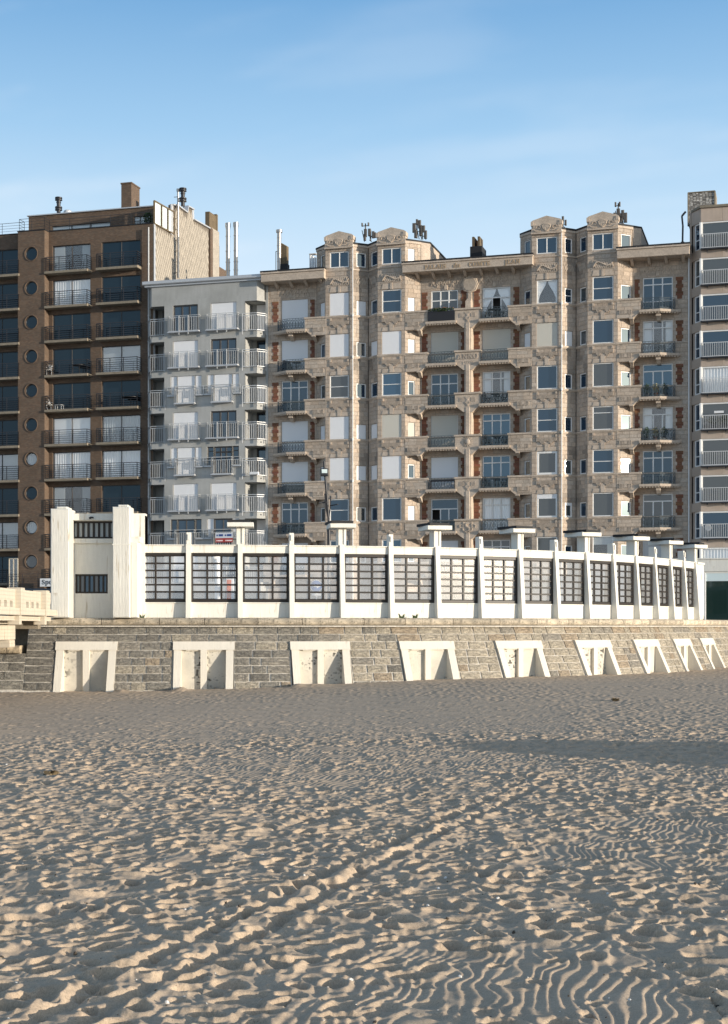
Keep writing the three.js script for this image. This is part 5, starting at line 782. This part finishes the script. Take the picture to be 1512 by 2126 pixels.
  for (let i = 0; i < NF; i++) {
    const h = HG(i), b = frame([0, -.86], [1, -.86]), sh = [0, 2, 5, 6].includes(i);
    win(gb, b, -8.75, -7.8, h - 2.25, h - .02, sh ? 'shut' : 'fix', { fr: sh ? M.white : M.darkFrame, b: .1, z: .05 }); win(gb, b, -16.55, -15.85, h - 2.25, h - .02, i === 0 || i === 6 ? 'fix' : 'shut', { fr: M.darkFrame, b: .1, z: .05, sm: M.galv });
    const r = new MB(); balusters(r, [[-9.3, FW + .1], [x1 + .04, FW + .1], [-7.66, .36], [-7.66, .05]], h - 2.22, h - 1.1, { hi: h - .95, drop: .3, w: .034, gap: .14 }); r.build('loggia_railing', M.whiteRail, gb);
    const q = new MB(); balusters(q, [[-15.62, FW + .1], [x0 - .04, FW + .1], [-17.26, .34], [-17.26, .05]], h - 2.22, h - 1.15, { hi: h - 1.0, drop: .3, w: .026, gap: .145 }); q.build('loggia_railing', M.galv, gb);
    if (i < 7) { const k = new MB(cR); k.cyl(cR.len * .55, h - 2.5, 0, .05, .05, .1, 8); k.build('vent', M.ironBlack, gb); }
  }
  const gt = new MB(); gt.cbox(-17.45, -7.62, 26.22, 26.5, -.2, 1.14, .05).box(-17.3, -7.7, 26.08, 26.22, .2, .95); gt.build('gutter', M.zinc, gb);
  const rf = new MB(); rf.box(-17.35, -7.64, 26.2, 26.42, -11.5, -.2); rf.build('roof', M.roof, gb);
  for (const [px, ph] of [[473.5, 463], [490, 461.5]]) { const wz = -3, u = uOf(px, wz), a = 26.3, b = vOf(px, ph, wz), c = new MB(); c.cyl(u, a, wz, .155, .155, b - a, 16).cyl(u, b - .32, wz, .21, .21, .3, 16).cyl(u, b - .55, wz, .155, .2, .24, 16); for (const f of [.13, .3, .42, .58, .8]) c.cyl(u, a + (b - a) * f, wz, .185, .185, .05, 16); c.build('flue', M.steel, gb); }
  const bs = new MB(); bs.box(uOf(465, -3), uOf(500, -3), 26.3, 26.75, -3.4, -2.6); bs.build('flue_base', M.roof, gb);
  const sf = new MB(); sf.box(-17.2, -7.7, 2.6, 3.3, .1, 1.25); sf.build('shop_fascia', M.stucco, gb); const sg = new MB(); sg.box(-17.2, -7.7, .34, 2.6, .815, .9); sg.build('shop_glass', M.greyGlass, gb);
}
// ---------- the beige apartment building at the right ----------
const rb = rowThing('beige_apartment_building', 26, 'beige clad apartment building with canted corner and white baluster rails', 'apartment building');
{
  const H = (i) => 28.03 - 2.51 * i, P = [23.9, 0], Q = [24.58, 1], ch = frame(P, Q), fr = frame([0, 1], [1, 1]), NF = 11, U1 = 66, body = new MB(); body.box(24.0, U1, .34, 28.6, -11, -.1).box(24.62, U1, .34, 28.6, -.1, .6); body.build('body', M.clad, rb);
  const strip = new MB(); strip.box(23.77, 23.9, .34, 29.0, -8, -.02); strip.build('edge_strip', M.clad, rb);
  const bays = []; for (let j = 0; j < 7; j++) bays.push([24.72 + j * 5.7, 24.72 + j * 5.7 + 4.6]);
  const blocks = (fmx, a, b, y0, y1, n) => { for (let k = 0; k < n; k++) { const x = a + (b - a) * k / n, y = a + (b - a) * (k + 1) / n, m = new MB(fmx); m.cbox(x + .006, y - .006, y0 + .006, y1 - .006, -.3, 0, .008); const c = .95 + .1 * h2(Math.round(x * 31) + k, Math.round(y0 * 17)); m.col = [c, c, c]; m.uo = [k * 2.1, y0]; m.p.length = m.n.length = m.uv.length = m.c.length = 0; m.cbox(x + .006, y - .006, y0 + .006, y1 - .006, -.3, 0, .008); m.build('cladding_panel', M.clad, rb); } };
  for (let i = -1; i < NF; i++) {
    const top = i < 0 ? 29.0 : H(i) - 1.86, bot = i < NF - 1 ? H(i + 1) : .34;
    blocks(fr, Q[0], 30.4, bot, top, 4); blocks(ch, 0, ch.len, bot, top, 1);
    if (i >= 0) { const gl = new MB(fr); }
  }
  const far = new MB(fr), fg = new MB(fr), fr2 = new MB();            // the same front going on past the picture, as the gallery's panes mirror it
  for (let i = -1; i < NF; i++) { const top = i < 0 ? 29.0 : H(i) - 1.86, bot = i < NF - 1 ? H(i + 1) : .34; far.box(30.42, U1, bot, top, -.3, 0); if (i >= 0) for (let j = 1; j < 7; j++) { far.box(bays[j][1], bays[j][1] + 1.1, H(i) - 1.86, H(i), -.3, 0); fg.box(bays[j][0], bays[j][1], H(i) - 1.86, H(i), -.3, -.2); balusters(fr2, [[bays[j][0], 1.25], [bays[j][1], 1.25]], H(i) - 1.86, H(i) - .96, { gap: .24 }); } }
  far.build('far_front', M.clad, rb); fg.build('far_glazing', M.glass, rb); fr2.build('far_railing', M.whiteRail, rb);
  for (let i = 0; i < NF; i++) {
    const h = H(i), y0 = h - 1.86, k = [2, 0, 1, 1, 4, 2, 2, 2, 1, 4, 2][i];
    win(rb, fr, 24.62, 29.4, y0, h, k === 4 ? 'pair curt' : 'pair', { b: .1, z: -.08, gl: k === 2 || k === 0 ? M.greyGlass : M.glass, cm: M.curtain });
    const pl = new MB(fr); pl.cbox(29.4, 30.4, y0, h, -.3, 0); pl.build('cladding_panel', M.clad, rb);
    const post = new MB(); post.cbox(24.5, 24.66, y0, h, .8, 1.03); post.build('corner_post', M.white, rb);
    const rv = new MB(ch); rv.cbox(0, ch.len * .28, y0, h, -.3, -.1); rv.build('cladding_panel', M.clad, rb);
    win(rb, ch, ch.len * .28, ch.len * .96, y0, h, 'split', { b: .09, z: -.12, mid: .38, gl: [1, 4].includes(i) ? M.greyGlass : M.glass });
    const g = new THREE.Group(); g.name = 'balcony'; g.off = rb.off; rb.add(g);
    const r = new MB(); balusters(r, [[24.66, 1.0], [24.66, 1.26], [29.6, 1.26]], y0 + .02, y0 + .96, { gap: .125, w: .028, top: .04 }); if (i === 4) r.bar([24.66, h - .8, 1.26], [29.6, h - .8, 1.26], .03); r.build('railing', M.whiteRail, g); const s = new MB(); s.box(24.6, 29.7, y0 - .1, y0 - .02, .9, 1.32); for (let q = 0; q < 4; q++) s.box(25.0 + q * 1.25, 25.08 + q * 1.25, y0 - .2, y0 - .1, .9, 1.28); s.build('slab', M.ironBlack, g);
  }
  const rf = new MB(new THREE.Matrix4().makeRotationX(-Math.PI / 2).setPosition(0, 29.0, 0)); rf.prism([[23.85, .0], [24.52, -1.12], [U1, -1.12], [U1, 11], [23.85, 11]], 0, .16); rf.build('roof_edge', M.slab, rb);
  const wz = -3, cA = uOf(1430, wz), cB = uOf(1483, wz), c = new MB(); c.box(cA, cB, 28.9, vOf(1450, 400, wz), wz - 2, wz); c.build('rubble_stack', M.pebble, rb); const cc = new MB(); cc.box(cA - .06, cB + .06, vOf(1450, 400, wz), vOf(1450, 398, wz), wz - 2.05, wz + .06).box(cA - .08, cA, 28.9, vOf(1450, 399, wz), wz - .3, wz + .05).box(cB, cB + .1, 28.9, vOf(1450, 399, wz), wz - 2, wz + .04); cc.build('stack_trim', M.slab, rb);
  const dp = new MB(); dp.path([[uOf(1417, -.3), 26.6, -.3], [uOf(1418, -.3), 28.2, -.3], [uOf(1416, -.3), 28.9, -.3], [uOf(1424, -.3), 29.2, -.3]], .12, .12); dp.box(uOf(1414, -.4), uOf(1421, -.4), 26.65, 27.1, -.7, -.3); dp.build('drainpipe', M.ironBlack, rb);
}
// ---------- glazed veranda in front of it ----------
{
  const wz = 5.2, ua = uOf(1462, wz), vd = rowThing('glazed_veranda', ua, 'low veranda with pale fascia and dark green glass at the right edge', 'veranda', .34, wz); const v1 = vOf(1490, 1161, wz), v0 = vOf(1490, 1187, wz);
  const f = new MB(); f.cbox(ua - 2.2, ua + 30, v0, v1, wz - 4.5, wz, .04).box(ua - 2.25, ua + 30, v1, v1 + .08, wz - 4.5, wz + .06).box(ua - 2.2, ua + 30, v0 - .1, v0, wz - 4.4, wz - .06); f.build('fascia', M.painted, vd);
  const g = new MB(); g.box(ua, ua + 30, .34, v0 - .1, wz - .14, wz - .1); g.build('glass', M.greenGlass, vd); const s = new MB(); s.box(ua, ua + 30, v0 - .62, v0 - .1, wz - .09, wz - .07); s.build('glass_strip', M.fenceGlass, vd);
  const p = new MB(); for (const x of [0, 2.9, 5.8, 8.7]) p.cbox(ua + x, ua + x + .12, .34, v0 - .1, wz - .12, wz - .02); p.build('mullion', M.white, vd);
  const sd = new MB(); sd.box(ua - 2.1, ua - 2.0, .34, v0, wz - 4.4, wz - .2); sd.build('side_wall', M.painted, vd);
}
// ---------- things on balconies, roofs and the promenade ----------
const rowPos = (u, v, w) => [u * CT - w * ST, EYE + v, -D0 + u * ST + w * CT];
const rowItem = (name, u, v, w, label, cat, group, turn = 0) => thing(name, rowPos(u, v, w), -TH + turn, label, cat, group);
function chair(name, u, v, w, turn, m, label) {
  const t = rowItem(name, u, v, w, label, 'chair', null, turn), s = new MB(), b = new MB(); s.cbox(-.23, .23, .42, .46, -.22, .22, .01); s.build('seat', m, t);
  b.bar([-.21, .44, -.22], [-.24, .92, -.32], .035); b.bar([.21, .44, -.22], [.24, .92, -.32], .035); for (let k = 0; k < 4; k++) b.bar([-.22, .56 + k * .11, -.245 - k * .023], [.22, .56 + k * .11, -.245 - k * .023], .05, .03); b.build('backrest', m, t);
  for (const x of [-.2, .2]) { const l = new MB(); l.bar([x, 0, -.26], [x, .44, .16], .035); l.build('leg', m, t); const k = new MB(); k.bar([x * .9, 0, .26], [x * .9, .44, -.18], .035); k.build('leg', m, t); const a = new MB(); a.bar([x * 1.1, .64, -.25], [x * 1.1, .64, .18], .04, .03); a.build('armrest', m, t); }
  return t;
}
function table(name, u, v, w, r, h, m, label) { const t = rowItem(name, u, v, w, label, 'table'), a = new MB(); a.cyl(0, h - .04, 0, r, r, .04, 18); a.build('tabletop', m, t); const p = new MB(); p.cyl(0, .03, 0, .04, .04, h - .07, 8); p.build('pedestal', m, t); const f = new MB(); f.cyl(0, 0, 0, r * .55, r * .5, .03, 14); f.build('foot', m, t); return t; }
function leafy(mb, cx, cy, cz, rx, ry, rz, n, R, s = .09) { for (let i = 0; i < n; i++) { let x, y, z; do { x = R() * 2 - 1; y = R() * 2 - 1; z = R() * 2 - 1; } while (x * x + y * y + z * z > 1); const a = R() * 6.28, b = R() * 3, q = new THREE.Vector3(Math.cos(a), .3 * Math.sin(b), Math.sin(a)).multiplyScalar(s), p = new THREE.Vector3(-Math.sin(a) * .5, Math.cos(b), Math.cos(a) * .5).multiplyScalar(s * .55), c = new THREE.Vector3(cx + x * rx, cy + y * ry, cz + z * rz), k = .6 + .8 * R(); mb.col = [k, k, k * .9]; const P = (i2, j2) => { const v = c.clone().addScaledVector(q, i2).addScaledVector(p, j2); return [v.x, v.y, v.z]; }; mb.quad(P(-1, 0), P(0, -1), P(1, 0), P(0, 1)); } mb.col = [1, 1, 1]; return mb; }
{
  const R = rng(99), HB = (i) => 30.06 - 2.72 * i;
  // brown building
  chair('folding_chair', uOf(102, .3), HB(4) - 2.16, .35, .9, M.plastic, 'white folding chair on the brown balcony whose sliding door stands open');
  { const t = rowItem('stool', uOf(124, .35), HB(4) - 2.16, .4, 'low white slatted stool beside the folding chair on the brown balcony', 'stool'), a = new MB(); for (let k = 0; k < 5; k++) a.box(-.3 + k * .125, -.2 + k * .125, .36, .39, -.22, .22); a.build('seat', M.plastic, t); for (const x of [-.26, .26]) for (const z of [-.18, .18]) { const l = new MB(); l.bar([x, 0, z], [x, .36, z], .04); l.build('leg', M.plastic, t); } }
  chair('folding_chair', uOf(103, .35), HB(3) - 2.16, .4, .5, M.plastic, 'white slatted chair on the fourth brown balcony from the top, left end');
  table('balcony_table', uOf(165, .4), HB(3) - 2.16, .4, .55, .72, M.charcoal, 'dark round table at the right end of the fourth brown balcony from the top');
  table('balcony_table', uOf(272, .4), HB(4) - 2.16, .4, .7, .74, M.charcoal, 'large dark table at the right end of the fifth brown balcony, second column');
  { const t = rowItem('potted_plant', uOf(308, -1.2), 31.26, -1.2, 'dark bushy plant by the glass screen on the brown roof terrace', 'plant'), p = new MB(); p.cyl(0, 0, 0, .22, .28, .4, 12); p.build('pot', M.charcoal, t); leafy(new MB(), 0, .75, 0, .4, .45, .35, 260, R).build('foliage', M.leaf, t); }
  // sign over the shop
  { const w = 1.55, u0 = uOf(83, w), v0 = vOf(90, 1218, w), v1 = vOf(90, 1201, w), t = rowItem('shop_sign', u0, v0, w, 'white shop sign with black letters Sp beside the white pavilion', 'sign'), h = v1 - v0, a = new MB(); a.cbox(0, 2.4, 0, h, -.1, 0, .015); a.build('board', M.plastic, t);
    const font = await new FontLoader().loadAsync('fonts/droid/droid_serif_bold.typeface.json'), g = new TextGeometry('Spo', { font, size: h * .56, depth: .01, curveSegments: 3 }), b = new MB(); b.geo(g.translate(.16, h * .28, .003)); b.build('lettering', M.ironBlack, t); }
  // banner on the grey building
  { const h = 24.58 - 2.74 * 6, w = 1.24, u0 = uOf(447.5, w), u1 = uOf(483.5, w), c = document.createElement('canvas'); c.width = 512; c.height = 230; const x = c.getContext('2d'); x.fillStyle = '#cfd2d6'; x.fillRect(0, 0, 512, 230); x.fillStyle = '#2b4a86'; x.font = 'bold 58px sans-serif'; x.fillRect(96, 34, 130, 52); x.fillRect(338, 34, 140, 52); x.fillRect(30, 42, 46, 40); x.fillRect(276, 42, 44, 40); x.fillStyle = '#a33a33'; x.fillRect(0, 128, 512, 102); x.fillStyle = '#f2d9d5'; for (const [a, b] of [[26, 6], [70, 5], [290, 6], [340, 5]]) for (let k = 0; k < b; k++) x.fillRect(a + k * 32, 172, 22, 30); 
    const tx = new THREE.CanvasTexture(c); tx.colorSpace = THREE.SRGBColorSpace; const m = new THREE.MeshStandardMaterial({ map: tx, roughness: .7 }); m.name = 'printed banner'; const W = u1 - u0, H = vOf(465, 1106, w) - vOf(465, 1126, w), o = shadows(new THREE.Mesh(new THREE.BoxGeometry(W, H, .015), m)); o.name = 'banner'; o.position.set(...rowPos((u0 + u1) / 2, (vOf(465, 1106, w) + vOf(465, 1126, w)) / 2, w)); o.rotation.y = -TH; scene.add(o); tag(o, 'white and red printed banner tied to a grey balcony rail', 'banner'); }
  { const t = rowItem('flower_box', -8.3, 24.58 - 2.74 * 4 - 2.2, 1.0, 'white flower box on the corner rail of the grey building', 'flower box'), a = new MB(); a.cbox(-.35, .35, 0, .2, -.1, .12, .02); a.build('box', M.plastic, t); }
  // stone building
  const LVv = (i) => 23.06 - 3.06 * i - .85;
  table('bistro_table', AX - 13.2, LVv(1), .4, .34, .66, M.charcoal, 'dark covered table on the second balcony of the left stone wing'); { const t = rowItem('covered_grill', AX - 13.95, LVv(1), .35, 'black covered grill on the second balcony of the left stone wing', 'grill'), a = new MB(); a.hex([[-.4, 0, .2], [.4, 0, .2], [.2, .8, .1], [-.3, .86, .1], [-.4, 0, -.2], [.4, 0, -.2], [.2, .8, -.1], [-.3, .86, -.1]]); a.build('cover', M.charcoal, t); }
  const set = (a, i, label, tw) => { table('bistro_table', AX + a, LVv(i), .42, .36, .72, M.charcoal, 'dark bistro table ' + label); chair('balcony_chair', AX + a - .62, LVv(i), .4, 1.2, M.charcoal, 'black chair left of the table ' + label); chair('balcony_chair', AX + a + .62, LVv(i), .4, -1.2, M.charcoal, 'black chair right of the table ' + label); };
  set(1.95, 2, 'one storey below the right-hand balcony of ANNO'); set(1.95, 4, 'on the balcony two below that of ANNO'); set(2.0, 3, 'right of the carved round crest'); set(-1.7, 5, 'by the open door left of the lowest crest'); set(-13.4, 5, 'on the left wing\'s lowest balcony');
  { const t = rowItem('balcony_table', AX + 1.9, LVv(0), .45, 'square table before the open curtained door on the top balcony', 'table'), a = new MB(); a.cbox(-.45, .45, .7, .75, -.3, .3, .01); a.build('tabletop', M.charcoal, t); for (const x of [-.4, .4]) { const l = new MB(); l.box(x - .02, x + .02, 0, .7, -.25, -.21).box(x - .02, x + .02, 0, .7, .21, .25); l.build('leg', M.charcoal, t); } }
  { const t = rowItem('flower_screen', AX - 2.94, LVv(0), .93, 'black screen with pink topped flowers on the upper balcony rail', 'flower screen'), a = new MB(); a.box(0, 1.98, .02, .74, -.03, .0); a.build('screen', M.charcoal, t); const f = new MB(); leafy(f, 1, .84, 0, 1.0, .14, .14, 320, R, .07); f.build('foliage', M.leaf, t); const k = new MB(); leafy(k, 1, .93, .02, .98, .07, .1, 60, R, .04); k.build('blossom', mat('pink blossom', [.45, .16, .12]), t); }
  { const t = rowItem('sun_blind', AX - 2.7, LVv(4) + .62, .92, 'black rolled sun blind on the balcony rail of the white shuttered door', 'sun blind'), a = new MB(); a.rod([0, 0, 0], [1.75, 0, 0], .07, 12); a.build('roll', M.charcoal, t); const b = new MB(); for (const x of [0, 1.75]) b.bar([x, 0, 0], [x, -.6, 0], .05); b.build('bracket', M.charcoal, t); }
  const pots = (a, i, label, n, w = .55) => { for (let k = 0; k < n; k++) { const t = rowItem('potted_plant', AX + a + k * .62, LVv(i), w - k * .06, label[k], 'plant', null), p = new MB(); p.cyl(0, 0, 0, .13, .17, .3, 12); p.build('pot', k % 2 ? M.redBrick : M.charcoal, t); leafy(new MB(), 0, .62, 0, .24, .38, .2, 170, R, .07).build('foliage', k === 1 ? M.dryPlant : M.leaf, t); } };
  pots(12.8, 2, ['leafy plant in a dark pot on the third right wing balcony', 'yellowish plant in a clay pot on the third right wing balcony', 'tall green plant at the canted end of the third right wing balcony'], 3); pots(12.75, 3, ['green plant in a dark pot on the fourth right wing balcony', 'pale plant in a clay pot on the fourth right wing balcony', 'bushy plant at the canted end of the fourth right wing balcony'], 3);
  { const t = rowItem('planter_hedge', 24.8, 28.03 - 2.51 * 5 - 1.82, 1.14, 'green hedge in a planter along the sixth white rail of the beige building', 'planter'), p = new MB(); p.box(0, 4.6, 0, .3, -.1, .1); p.build('trough', M.charcoal, t); const f = new MB(); leafy(f, 2.3, .6, 0, 2.3, .34, .12, 900, R, .08); f.build('foliage', M.leaf, t); const s = new MB(); s.box(.7, 1.35, 1.06, 1.22, .0, .02); s.build('card', M.plastic, t); }
  { const t = rowItem('satellite_dish', uOf(1470, 1.2), vOf(1470, 1096, 1.2), 1.2, 'small white satellite dish on the lowest full rail of the beige building', 'dish'), d = new MB(new THREE.Matrix4().makeRotationZ(-.5)); d.geo(new THREE.SphereGeometry(.34, 14, 5, 0, 6.283, 0, .8).scale(1, .5, 1).rotateX(-1.2)); d.build('dish', M.plastic, t); const a = new MB(); a.bar([0, -.5, 0], [0, 0, -.1], .04); a.build('arm', M.galv, t); }
  // roof antennas
  const mast = (px, yb, yt, wz, spec, label) => { const u = uOf(px, wz), a = vOf(px, yb, wz), h = vOf(px, yt, wz) - a, t = rowItem('antenna_mast', u, a, wz, label, 'antenna'), p = new MB(); p.rod([0, 0, 0], [0, h, 0], .05); for (const [x, y, s] of spec) if (Math.abs(x) > .1) p.bar([0, y * h - .1, 0], [x, y * h - .1, 0], .05); p.build('pole', M.antenna, t); for (const [x, y, s] of spec) { const b = new MB(); b.cbox(x - s * .35, x + s * .35, y * h - s, y * h + s, -.08, .1, .02); b.build('antenna_panel', M.antenna, t); } for (const [x, y, s] of spec.slice(0, 2)) { const f = new MB(); f.bar([x, y * h - s - .3, .05], [x + .1, 0, -.3], .04); f.build('stay', M.antenna, t); } return t; };
  mast(759, 500, 464, -3, [[-.26, .94, .13], [.24, .94, .13], [0, .45, .3], [-.05, .2, .25]], 'antenna mast with forked head between the two left gables'); mast(770, 500, 478, -3, [[-.1, .8, .28], [.2, .55, .26], [.36, .5, .2]], 'short antenna cluster beside the left gables\' forked mast');
  mast(866, 495, 458, -2.5, [[0, .92, .2], [.2, .78, .3], [-.22, .6, .35], [.3, .45, .35], [-.1, .25, .3]], 'tall crowded antenna mast right of the second gable'); mast(877, 496, 472, -2.5, [[.12, .85, .25], [-.12, .6, .3], [.25, .35, .3]], 'lower antenna cluster at the edge of the left bay roof');
  mast(1169, 470, 452, -2.5, [[0, .8, .22], [-.25, .6, .2], [.2, .4, .2]], 'small antenna behind the third gable'); mast(1284, 465, 422, -2, [[-.2, .95, .16], [.1, .95, .16], [0, .5, .35], [-.25, .35, .3], [.2, .3, .3]], 'tall antenna mast right of the fourth gable'); mast(1293, 465, 440, -2, [[0, .8, .3], [.2, .5, .35], [-.15, .4, .25]], 'short antenna cluster right of the tallest roof mast');
  // street lamp with floodlight behind the gallery
  { const d = 78, X = (px) => (px - CX) / FPX * d, Y = (py) => EYE + (HZ - py) / FPX * d, y0 = EYE + .32, t = thing('street_lamp', [X(683), y0, -d], 0, 'black leaning street lamp mast with a square floodlight behind the gallery', 'street lamp'); t.off = [X(683), y0, -d];
    const p = new MB(); p.rod([X(683), y0, -d], [X(683), Y(1085), -d], .085, 10).rod([X(683), Y(1085), -d], [X(673), Y(958), -d], .06, 10); p.build('mast', M.ironBlack, t);
    const b = new MB(); b.path([[X(683), Y(1080), -d], [X(678), Y(1060), -d + .1], [X(675), Y(1025), -d + .2]], .07).path([[X(683), Y(1075), -d], [X(686), Y(1055), -d], [X(687), Y(1030), -d]], .06).bar([X(663), Y(1044), -d + .1], [X(681), Y(1043), -d], .09, .07).bar([X(686), Y(1050), -d], [X(702), Y(1048), -d + .3], .07, .05); b.build('branch', M.ironBlack, t);
    const l = new MB(); l.cbox(X(666), X(682), Y(989), Y(973), -d - .05, -d + .2, .03); l.build('floodlight', M.ironBlack, t); const g = new MB(); g.box(X(668.5), X(680), Y(983), Y(975), -d + .2, -d + .212); g.build('lamp_glass', M.fenceGlass, t); }
  // on the promenade, seen through the panes
  { const d = 68, X = (px) => (px - CX) / FPX * d, y0 = EYE + .32, t = thing('road_sign', [X(657), y0, -d], 0, 'round blue road sign with a white arrow behind the gallery glass', 'road sign'), cy = (HZ - 1217) / FPX * d - .32, p = new MB(); p.rod([0, 0, 0], [0, cy + .3, 0], .035); p.build('post', M.galv, t); const s = new MB(new THREE.Matrix4().makeRotationX(Math.PI / 2).setPosition(0, cy, .04)); s.cyl(0, 0, 0, .27, .27, .015, 28); s.build('disc', M.blue, t); const rg = new MB(); rg.geo(new THREE.TorusGeometry(.26, .014, 5, 32).translate(0, cy, .056)); const a = new MB(); a.prism([[-.17, -.035], [.03, -.035], [.03, -.1], [.2, 0], [.03, .1], [.03, .035], [-.17, .035]].map(([x, y]) => [x, y + cy]), .056, .062); rg.build('rim', M.plastic, t); a.build('arrow', M.plastic, t); const q = new MB(); q.box(-.2, .22, cy - .42, cy - .33, .04, .05); q.build('sub_plate', M.plastic, t); }
  { const d = 72, X = (px) => (px - CX) / FPX * d, y0 = EYE + .32, t = thing('light_column', [X(452), y0, -d], 0, 'pale camera column behind the second gallery window', 'column'), p = new MB(); p.cyl(0, 0, 0, .14, .12, 3.2, 14); p.build('shaft', M.plastic, t); const c = new MB(); c.geo(new THREE.SphereGeometry(.16, 14, 10).translate(-.12, 3.0, .2)); c.box(-.14, 0, 3.1, 3.18, -.02, .2); c.build('camera_dome', M.plastic, t); }
  { const d = 74, X = (px) => (px - CX) / FPX * d, y0 = EYE + .32, t = thing('sign_pillar', [X(478), y0, -d], 0, 'orange and white sign pillar behind the second gallery window', 'sign'), p = new MB(); p.cbox(-.18, .18, 0, 2.1, -.08, .08); p.build('body', M.plastic, t); const o = new MB(); o.box(-.16, .06, .25, 1.95, .08, .09); o.build('panel', M.orange, t); const h = new MB(); h.box(-.22, .22, 2.1, 2.2, -.1, .1); h.build('cap', M.ironBlack, t); }
  { const d = 69, X = (px) => (px - CX) / FPX * d, y0 = EYE + .32, t = thing('bollard_sign', [X(346), y0, -d], 0, 'small orange and white post sign behind the first gallery window', 'sign'), p = new MB(); p.cbox(-.2, .2, 0, .72, -.05, .05, .02); p.build('body', M.plastic, t); const o = new MB(); o.box(-.12, .06, .1, .68, .05, .06); o.build('panel', M.orange, t); }
  // tufts at the foot of the gallery
  const tuft = (px, d, label) => { const q = thing('grass_tuft', [(px - CX) / FPX * d, TOPY, -d], 0, label, 'weed'), f = new MB(); for (let k = 0; k < 26; k++) { const a = R() * 6.28, l = .08 + .12 * R(); f.tri([Math.cos(a) * .04 - .008 + R() * .12, 0, Math.sin(a) * .03], [Math.cos(a) * .04 + .012 + R() * .12, 0, Math.sin(a) * .03], [Math.cos(a) * l + .06, l * 1.1, Math.sin(a) * l * .6]); } f.build('blades', M.leaf, q); };
  tuft(292, 61.62, 'weed tuft on the coping below the first gallery window'); tuft(831, 63.3, 'larger weed tuft on the coping below the sixth gallery window'); tuft(859, 63.5, 'smaller weed tuft on the coping below the sixth gallery window');
  { // shell and weed fragments strewn over the sand
    const g = new MB(); g.geo(new THREE.IcosahedronGeometry(1, 0).scale(1, .4, .7)); const im = new THREE.InstancedMesh(g.geometry(), mat('shell fragment', [1, 1, 1]), 420), m = new THREE.Matrix4(), c = new THREE.Color();
    for (let k = 0; k < 420; k++) { const d = 9.6 + 26 * R() ** 1.5, x = (R() * 2 - 1) * .25 * d, s = .008 + .02 * R() ** 3; m.compose(new THREE.Vector3(x, sandHeight(x, -d) + s * .2, -d), new THREE.Quaternion().setFromEuler(new THREE.Euler(R(), R() * 6, R())), new THREE.Vector3(s, s, s)); im.setMatrixAt(k, m); if (R() < .35) c.setRGB(.7, .66, .6); else c.setRGB(.06, .045, .03); im.setColorAt(k, c); }
    im.name = 'shell_fragments'; shadows(im); scene.add(im); tag(im, 'tiny shell and weed fragments strewn over the trodden sand', null, null, 'stuff'); }
  // driftwood specks
  for (const [px, py, label] of [[1277, 1453, 'dark driftwood piece lying on the far sand at the right'], [107, 1581, 'clump of brown seaweed on the sand at the left']]) { const d = 2.4 * FPX / (py - HZ), x = (px - CX) / FPX * d, t = thing('driftwood', [x, sandHeight(x, -d), -d], 1, label, 'driftwood'), b = new MB(); leafy(b, 0, .04, 0, .16, .05, .1, 40, R, .07); b.build('clump', M.wood, t); }
}
renderer.render(scene, camera);
